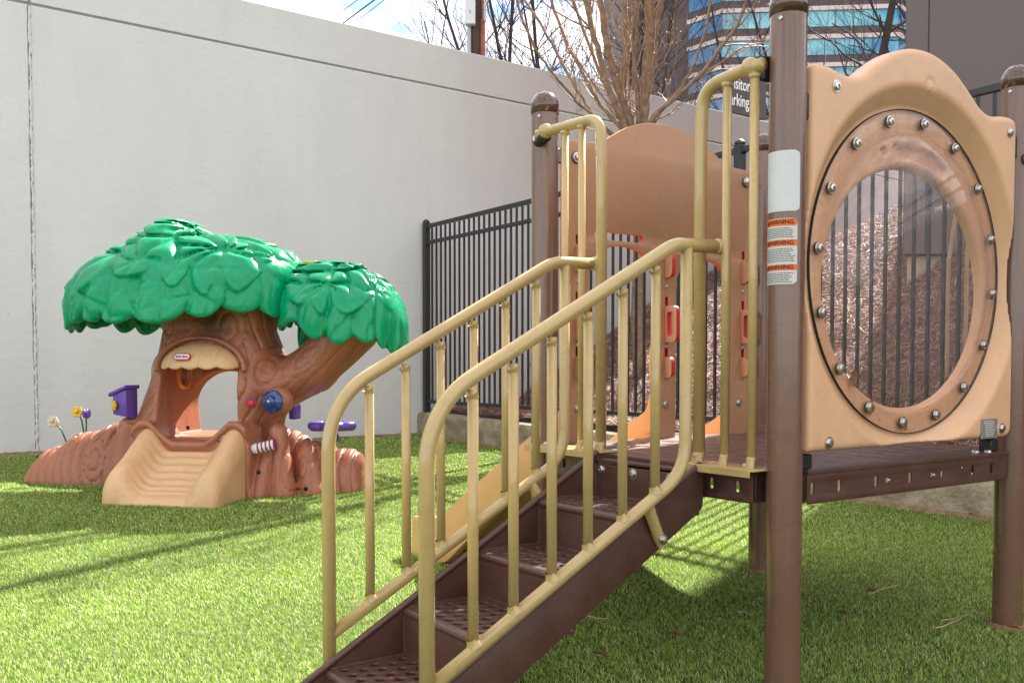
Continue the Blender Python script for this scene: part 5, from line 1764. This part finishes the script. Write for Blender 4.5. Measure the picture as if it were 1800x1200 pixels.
    # ---- hood over the doorway
    def hood(X, Y, Z):
        ang = np.arctan2(Z - 0.78, X - 0.17)
        e = np.sqrt(((X - 0.135) / 0.282) ** 2 + ((Y + 0.26) / 0.175) ** 2 + ((Z - 0.82) / 0.172) ** 2)
        d = (e - 1) * 0.165
        xs = (X - 0.135) / 0.282
        gr = np.exp(-(np.sin(math.pi * (xs * 2.5 + 0.5 + 0.25 * xs * (Z - 0.82) * 4)) / 0.10) ** 2)
        d = d + 0.007 * gr
        lob = 0.015 * np.abs(np.sin(math.pi * (xs * 2.5 + 0.5)))
        d = smax(d, 0.828 - lob - Z, 0.008)
        inner = (np.sqrt(((X - 0.135) / 0.262) ** 2 + ((Y + 0.26) / 0.152) ** 2 + ((Z - 0.82) / 0.15) ** 2) - 1) * 0.15
        d = np.maximum(d, -inner)
        return np.maximum(d, Y + 0.26)
    o = sdf_object('door_hood', hood, (-0.20, -0.46, 0.78), (0.47, -0.25, 1.02), 0.0060, M['toytan'], TH, 1)
    # oval badge
    zc, yc = 0.897, -0.430
    tiltm = Matrix.Translation((0.085, yc, zc)) @ Matrix.Rotation(R(90 - 20), 4, 'X')
    b1 = xform(curve_plate(rrect(-0.062, -0.025, 0.062, 0.025, 0.0245, 8), [], 0.008, 0.001), tiltm)
    bd = link_mesh('badge', b1, M['redbtn'], o)
    b2 = xform(curve_plate(rrect(-0.052, -0.0165, 0.052, 0.0165, 0.016, 8), [], 0.004, 0.0005), tiltm @ Matrix.Translation((0, 0, 0.0035)))
    link_mesh('badge_face', b2, M['white'], bd)
    tm = text_mesh('little tikes', 0.0215, extrude=0.0006, bold=0.0006)
    link_mesh('badge_lettering', xform(tm, tiltm @ Matrix.Translation((0, -0.001, 0.0062))), M['inkblue'], bd, False)

    # ---- purple letter box on the left flank
    rot = Matrix.Translation((-0.445, -0.235, 0.575)) @ Matrix.Rotation(R(-14), 4, 'Z')
    body = curve_plate([(-0.062, -0.065), (0.062, -0.085), (0.062, 0.105), (-0.062, 0.070)], [], 0.105, 0.010)
    xform(body, rot @ Matrix.Rotation(math.pi / 2, 4, 'X'))
    pb = link_mesh('letter_box', body, M['purple'], TH)
    roof = curve_plate([(-0.088, 0.055), (0.070, 0.112), (0.066, 0.134), (-0.090, 0.078)], [], 0.130, 0.006)
    xform(roof, rot @ Matrix.Rotation(math.pi / 2, 4, 'X')); link_mesh('letter_box_roof', roof, M['purple'], pb)
    b = MB(); b.lathe([(0.020, 0.0), (0.013, 0.001), (0.0, 0.001)], rot @ Vector((0.0, 0, 0.108)), rot.to_3x3() @ Vector((-.35, 0, 1)), 16); b.build('slot', M['inkblue'], pb)
    def flower_plate(r, n=6, th=0.014):
        pts = []
        for k in range(60):
            a = 2 * math.pi * k / 60
            pts.append((r * (0.80 + 0.22 * abs(math.cos(a * n / 2))) * math.cos(a), r * (0.80 + 0.22 * abs(math.cos(a * n / 2))) * math.sin(a)))
        return curve_plate(pts, [], th, 0.003)
    f = flower_plate(0.036)
    xform(f, rot @ Matrix.Translation((-0.040, -0.060, -0.005)) @ Matrix.Rotation(R(90), 4, 'X') @ Matrix.Rotation(R(-25), 4, 'Y'))
    fl = link_mesh('flower_knob', f, M['yellow'], pb)
    # tan edge panel behind the left flank
    b = MB(); b.lathe([(0.13, 0), (0.13, 0.03), (0.115, 0.04)], (-0.37, 0.17, 0.775), (-1, 0, 0.12), 32)
    # port-hole ring
    b = MB(); b.lathe([(0.074, -0.015), (0.100, -0.015), (0.105, 0.0), (0.100, 0.016), (0.074, 0.016), (0.074, -0.015)], (-0.202, 0.11, 0.775), (1, 0, 0), 36)
    b.build('porthole_ring', M['orangep'], TH, angle=0)
    b = MB(); b.lathe([(0.085, 0.0), (0.125, 0.006), (0.135, 0.022), (0.085, 0.03), (0.085, 0.0)], (-0.355, 0.11, 0.80), (-1, 0, 0.12), 36)
    b.build('porthole_frame', M['toytan'], TH, angle=0)

    # ---- blue knob, red button, striped tube
    dirk = Vector((-0.16, -1, 0.03)).normalized()
    b = MB(); c = Vector((0.672, -0.338, 0.607))
    b.lathe([(0.072, 0.0), (0.077, 0.008), (0.072, 0.020), (0.052, 0.030), (0.040, 0.034), (0.034, 0.048), (0.018, 0.056), (0, 0.057)], c, dirk, 11)
    kb = b.build('blue_knob', M['blue'], TH, angle=20)
    for k in range(0):
        b = MB()
        a = 2 * math.pi * k / 9
        ax = dirk.orthogonal().normalized(); ay = dirk.cross(ax)
        q = c + (ax * math.cos(a) + ay * math.sin(a)) * 0.056 + dirk * 0.012
        b.lathe([(0.0, -0.008), (0.012, -0.004), (0.014, 0.004), (0.009, 0.012), (0, 0.014)], q, dirk, 10)
        b.build('knob_lobe', M['blue'], kb, angle=0)
    b = MB(); b.lathe([(0.012, 0), (0.010, 0.006), (0, 0.008)], c + dirk * 0.058, dirk, 12); b.build('knob_screw', M['steel'], kb, angle=0)
    b = MB(); b.lathe([(0.0, 0.0), (0.034, 0.0), (0.036, 0.007), (0.030, 0.012), (0.026, 0.010), (0, 0.010)], (0.512, -0.318, 0.594), (0, -1, 0.02), 24); rb = b.build('button_bezel', M['magenta'], TH, angle=0)
    b = MB(); b.lathe([(0.024, 0.009), (0.024, 0.016), (0.019, 0.022), (0, 0.024)], (0.512, -0.318, 0.594), (0, -1, 0.02), 24); b.build('button', M['redbtn'], rb, angle=0)
    td = Vector((0.98, 0.10, 0.22)).normalized(); t0 = Vector((0.555, -0.395, 0.300))
    prof = []
    for k in range(45):
        s_ = k / 44 * 0.150
        prof.append((0.0300 + (0.0045 if (k // 4) % 2 else 0.0), s_))
    prof = [(0.0, 0.0)] + prof + [(0.0, 0.150)]
    b = MB(); b.lathe(prof, t0, td, 24)
    n0 = len(b.f)
    tb = b.build('striped_tube', [M['white'], M['magenta']], TH, angle=40, doubles=False)
    for i, p in enumerate(tb.data.polygons):
        s_ = (p.center - t0).dot(td)
        p.material_index = 1 if (s_ > 0.035 and int((s_ - 0.035) / 0.0135) % 2 == 0) else 0

    # ---- steering wheel on the right root
    cw = Vector((0.905, 0.10, 0.415))
    b = MB(); b.lathe([(0.055, -0.10), (0.045, -0.06), (0.035, -0.03), (0.05, 0.0), (0.0, 0.012)], cw, (0, 0, 1), 24); sw = b.build('steering_column', M['purple'], TH, angle=0)
    pts = []; n = 60; vs = []
    for k in range(n + 1):
        a = 2 * math.pi * k / n
        r = 0.138 * (0.88 + 0.12 * math.cos(a * 5))
        pts.append(cw + Vector((r * math.cos(a), r * math.sin(a) * 1.0, 0.010)))
    b = MB(); b.tube(pts, 0.033, 14, cap=False)
    for k in range(5):
        a = 2 * math.pi * k / 5
        b.tube([cw, cw + Vector((0.145 * math.cos(a), 0.145 * math.sin(a), 0.010))], 0.018, 10)
    b.build('steering_wheel', M['purple'], TH, doubles=False, angle=0)
    # purple rear panel edge glimpsed behind the trunk
    b = MB(); b.box((0.575, 0.24, 0.515), (0.05, 0.12, 0.11)); b.build('rear_panel', M['purple'], TH, bevel=0.014)
    # dark axle plugs
    for (x, y, z) in ((0.62, -0.455, 0.16), (0.86, -0.265, 0.035), (0.385, 0.16, 0.395), (-0.17, 0.10, 0.40)):
        b = MB(); b.lathe([(0.0, -0.012), (0.011, -0.008), (0.015, 0.004), (0.0, 0.008)], (x, y, z), (0, -1, 0), 12); b.build('plug', M['ink'], TH, angle=0)

    # ---- plastic flowers planted on the left root
    def flower(px, pz, bx, bz, m, lab, kind):
        r0 = empty('plastic_flower', (0, 0, 0), 0)
        r0.matrix_world = Matrix.Identity(4)
        r0.parent = None
        base = TH.matrix_basis.copy()
        mw = Matrix.Translation(TH.location) @ Matrix.Rotation(R(-10), 4, 'Z') @ Matrix.Scale(0.943, 4)
        r0.matrix_world = mw @ Matrix.Translation((bx, 0.05, bz))
        tag(r0, lab, 'flower', 'plastic flowers on the left root')
        b = MB(); dx, dz = px - bx, pz - bz
        b.tube([(0, 0, -0.03), (dx * 0.45, -0.01, dz * 0.52), (dx, -0.03, dz)], 0.0055, 8); b.build('stem', M['stem'], r0, angle=0)
        if kind == 'star':
            f = flower_plate(0.040, 6, 0.020)
            xform(f, Matrix.Translation((dx, -0.045, dz)) @ Matrix.Rotation(R(75), 4, 'X') @ Matrix.Rotation(R(20), 4, 'Y'))
            h = link_mesh('flower_head', f, m, r0)
            b = MB(); b.lathe([(0.016, 0), (0.013, 0.010), (0, 0.013)], (dx, -0.055, dz + 0.003), (0, -1, 0.25), 14); b.build('flower_centre', m, h, angle=0)
        else:
            b = MB()
            for k in range(3):
                a = k * 2.1
                q = Vector((dx + 0.014 * math.cos(a), -0.02 + 0.014 * math.sin(a), dz))
                b.lathe([(0.004, -0.03), (0.016, -0.010), (0.017, 0.012), (0.009, 0.032), (0.0, 0.042)], q, (0.25 * math.cos(a), 0.25 * math.sin(a), 1), 12)
            b.build('flower_head', m, r0, doubles=False, angle=0)
    flower(-1.168, 0.438, -1.085, 0.300, M['cream'], 'cream plastic flower leaning left on the toy treehouse root', 'star')
    flower(-0.972, 0.508, -0.950, 0.365, M['yellow'], 'yellow plastic flower on the toy treehouse root', 'star')
    flower(-0.915, 0.490, -0.935, 0.365, M['purple'], 'purple plastic tulip beside the yellow flower on the toy treehouse root', 'tulip')
treehouse()

# ================================================================== TURF, STRAW, LITTER
def fan_mesh(name, base, up, side, wid, hgt, lean, col, m, kind='stuff', parent=None):
    """many narrow blades: two triangles-worth of quad plus a tip"""
    n = len(base)
    b0 = base - side * wid[:, None] * 0.5; b1 = base + side * wid[:, None] * 0.5
    mid = base + up * (hgt * 0.55)[:, None] + lean * (hgt * 0.16)[:, None]
    m0 = mid - side * wid[:, None] * 0.42; m1 = mid + side * wid[:, None] * 0.42
    tip = base + up * (hgt * 0.95)[:, None] + lean * (hgt * 0.62)[:, None]
    P = np.stack([b0, b1, m1, m0, tip], 1).reshape(-1, 3)
    i = np.arange(n)[:, None] * 5
    quad = np.concatenate([i, i + 1, i + 2, i + 3], 1); tri = np.concatenate([i + 3, i + 2, i + 4], 1)
    me = bpy.data.meshes.new(name)
    me.vertices.add(len(P)); me.vertices.foreach_set('co', P.astype(np.float32).ravel())
    loops = np.concatenate([quad, tri], 1).astype(np.int32).ravel()
    me.loops.add(len(loops)); me.loops.foreach_set('vertex_index', loops)
    st = (np.arange(n)[:, None] * 7 + np.array([0, 4])[None]).ravel().astype(np.int32)
    me.polygons.add(2 * n); me.polygons.foreach_set('loop_start', st)
    me.update(calc_edges=True)
    a = me.color_attributes.new('col', 'FLOAT_COLOR', 'POINT')
    cc = np.concatenate([np.repeat(col, 5, 0), np.ones((n * 5, 1))], 1).astype(np.float32)
    a.data.foreach_set('color', cc.ravel())
    o = bpy.data.objects.new(name, me); COL.objects.link(o); me.materials.append(m)
    return o

def turf():
    rs = np.random.RandomState(3)
    Bs = []; Ws = []; Hs = []
    for (y0, y1, dens, wd) in ((1.75, 3.2, 34000, 0.0017), (3.2, 4.6, 26000, 0.0021), (4.6, 6.6, 16000, 0.0028), (6.6, 9.2, 9000, 0.0042), (9.2, 12.0, 4500, 0.0065)):
        xm = 0.60 * y1 + 0.8
        area = 2 * xm * (y1 - y0); n = int(area * dens)
        x = rs.uniform(-xm, xm, n); y = rs.uniform(y0, y1, n)
        du = (x - P1.x) * Uv.x + (y - P1.y) * Uv.y; dv = (x - P1.x) * Vv.x + (y - P1.y) * Vv.y
        wp = (WA.x - x) * WN.x + (WA.y - y) * WN.y
        keep = (np.abs(x) < 0.60 * y + 0.8) & (du < 3.065) & (wp > 0.008)
        x, y, du, dv = x[keep], y[keep], du[keep], dv[keep]
        z = gz_np(dv)
        Bs.append(np.stack([x, y, z], 1)); Ws.append(np.full(len(x), wd) * rs.uniform(0.7, 1.25, len(x)))
        # nap runs in faint mown lanes, ends a touch shorter at the edges
        hh = (0.009 + 0.008 * rs.rand(len(x)))
        Hs.append(hh)
    B = np.concatenate(Bs); W = np.concatenate(Ws); H = np.concatenate(Hs)
    n = len(B)
    az = rs.uniform(0, 2 * math.pi, n)
    side = np.stack([np.cos(az), np.sin(az), np.zeros(n)], 1)
    la = rs.uniform(0, 2 * math.pi, n)
    nap = 0.35 * np.sin(B[:, 0] * 1.3 + B[:, 1] * 0.7) + 0.4
    lean = np.stack([np.cos(la), np.sin(la), np.zeros(n)], 1) * rs.uniform(0.3, 1.7, n)[:, None]
    lean[:, 0] += -0.35 * nap; lean[:, 1] += -0.25 * nap
    up = np.tile(np.array([[0, 0, 1.0]]), (n, 1))
    r = rs.rand(n)
    pal = np.array([[0.245, 0.42, 0.048], [0.38, 0.53, 0.095], [0.145, 0.29, 0.030], [0.70, 0.64, 0.40], [0.54, 0.66, 0.22]])
    idx = np.select([r < 0.30, r < 0.58, r < 0.76, r < 0.88], [0, 1, 2, 3], 4)
    patch = 1 + 0.16 * (np.sin(B[:, 0] * 2.3 + 1.7 * np.sin(B[:, 1] * 1.1)) * np.sin(B[:, 1] * 2.9 + 1.3 * np.sin(B[:, 0] * 1.7)))
    col = pal[idx] * rs.uniform(0.50, 1.50, n)[:, None] * patch[:, None]
    o = fan_mesh('turf_blades', B, up, side, W, H, lean, col, M['turf'])
    tag(o, 'short bright green artificial turf blades', 'grass', kind='stuff')
turf()

def pine_straw():
    rs = np.random.RandomState(8)
    n = 130000
    u = 3.24 + rs.rand(n) ** 1.2 * 7.5; v = rs.uniform(-1.5, 7.40, n)
    keep = np.ones(n, bool)
    # denser where the window and the panel openings look through
    u, v = u[keep], v[keep]; n = len(u)
    z = bank_z(u, v) + rs.uniform(0.0, 0.03, n)
    X = P1.x + Uv.x * u + Vv.x * v; Y = P1.y + Uv.y * u + Vv.y * v
    B = np.stack([X, Y, z], 1)
    az = rs.uniform(0, 2 * math.pi, n)
    up = np.stack([np.cos(az), np.sin(az), rs.normal(0.12, 0.28, n)], 1)
    up /= np.linalg.norm(up, axis=1)[:, None]
    # lie along the slope
    du = up[:, 0] * Uv.x + up[:, 1] * Uv.y
    slope = np.clip((bank_z(u + 0.05, v) - bank_z(u - 0.05, v)) / 0.1, -1, 1)
    up[:, 2] += du * slope
    side = np.stack([-np.sin(az), np.cos(az), rs.normal(0, 0.7, n)], 1); side /= np.linalg.norm(side, axis=1)[:, None]
    lean = np.stack([rs.normal(0, 1, n), rs.normal(0, 1, n), rs.normal(0.1, 0.4, n)], 1) * 0.7
    W = rs.uniform(0.003, 0.007, n); H = rs.uniform(0.04, 0.11, n)
    r = rs.rand(n)
    pal = np.array([[0.27, 0.155, 0.120], [0.40, 0.245, 0.195], [0.17, 0.095, 0.075], [0.55, 0.38, 0.32]])
    idx = np.select([r < 0.4, r < 0.7, r < 0.88], [0, 1, 2], 3)
    col = pal[idx] * rs.uniform(0.7, 1.3, n)[:, None]
    o = fan_mesh('pine_straw', B, up, side, W, H, lean, col, M['straw'])
    tag(o, 'reddish brown pine straw and wood shreds covering the bank', 'mulch', kind='stuff')
pine_straw()

def litter():
    rnd = random.Random(31)
    spots = [(1122, 'near the lower steps', 1110, 1104), (0, '', 1190, 1132), (0, '', 1488, 1094), (0, '', 1792, 1120), (0, '', 1540, 1052), (0, '', 1395, 1060), (0, '', 1055, 1168), (0, '', 1712, 912)]
    words = ['curled brown dry leaf lying on the turf just right of the lowest step', 'small brown dry leaf in the shade between the steps and the near post', 'tan dry leaf on the turf right of the near brown post',
             'dry leaf scrap at the foot of the right post', 'tiny dry leaf in the middle of the shaded turf', 'tiny dry leaf close behind the near post', 'dry leaf scrap beside the lower edge of the stair stringer', 'reddish dry leaf at the edge of the turf by the curb']
    for i, s_ in enumerate(spots):
        px, py = s_[2], s_[3]
        Y = 0.828 * 1668 / (py - 643.5); X = (px - 900) / 1668 * Y
        sz = rnd.uniform(0.012, 0.024)
        vs = [(0, 0, 0.004)]; n = 10
        for k in range(n):
            a = 2 * math.pi * k / n
            r = sz * (1.0 + 0.45 * math.cos(2 * a)) * rnd.uniform(0.75, 1.1)
            vs.append((r * math.cos(a), r * 0.7 * math.sin(a), 0.012 * abs(math.sin(a)) + rnd.uniform(0, 0.004)))
        b = MB(); b.add(vs, [(0, 1 + k, 1 + (k + 1) % n) for k in range(n)])
        o = b.build('dry_leaf', M['leafdry'], None, doubles=False, angle=0)
        o.location = (X, Y, 0.020); o.rotation_euler = (rnd.uniform(-.3, .3), rnd.uniform(-.3, .3), rnd.uniform(0, 6))
        sm_ = o.modifiers.new('s', 'SOLIDIFY'); sm_.thickness = 0.0006
        tag(o, words[i], 'leaf', 'dry leaves on the turf')
    tw = [((1535, 1062), (1580, 1043), 'thin pale twig on the turf right of the near post'), ((1652, 1126), (1712, 1098), 'longer straw-coloured twig on the turf left of the right post'), ((1660, 1112), (1700, 1102), 'short twig lying above the longer one near the right post'),
          ((1035, 1102), (1075, 1108), 'broken twig on the turf beside the stair stringer'), ((1300, 1093), (1330, 1098), 'tiny twig in the shade left of the near post')]
    for (a, c, lab) in tw:
        def gp(px, py):
            Y = 0.828 * 1668 / (py - 643.5); return Vector(((px - 900) / 1668 * Y, Y, 0.026))
        A, Bp = gp(*a), gp(*c)
        pts = [A.lerp(Bp, t / 6) + Vector((rnd.gauss(0, .004), rnd.gauss(0, .004), rnd.uniform(0, .006))) for t in range(7)]
        b = MB(); b.tube(pts, [0.0016 + 0.001 * (1 - k / 6) for k in range(7)], 6)
        o = b.build('twig', M['timber'], None, doubles=False, angle=0); tag(o, lab, 'twig', 'twigs on the turf')
litter()

def soil_patches():
    rnd = random.Random(17)
    for (u, v) in ((0, 0), (S1, 0), (S1, S2), (0, S2)):
        b = MB(); n = 28; vs = []; fs = []
        for k in range(n):
            a = 2 * math.pi * k / n
            for j, (r, z) in enumerate(((PR - 0.004, 0.017), (PR + 0.010 + rnd.uniform(-.003, .004), 0.015), (PR + 0.020 + rnd.uniform(-.008, .012), 0.003))):
                vs.append(LW(u + r * math.cos(a), v + r * math.sin(a), z + rnd.uniform(-.002, .002)))
        for k in range(n):
            k2 = (k + 1) % n
            for j in range(2):
                fs.append((k * 3 + j, k * 3 + j + 1, k2 * 3 + j + 1, k2 * 3 + j))
        b.add(vs, fs); o = b.build('soil_patch', M['soil'], None, doubles=False, angle=0); tag(o, kind='structure')
soil_patches()
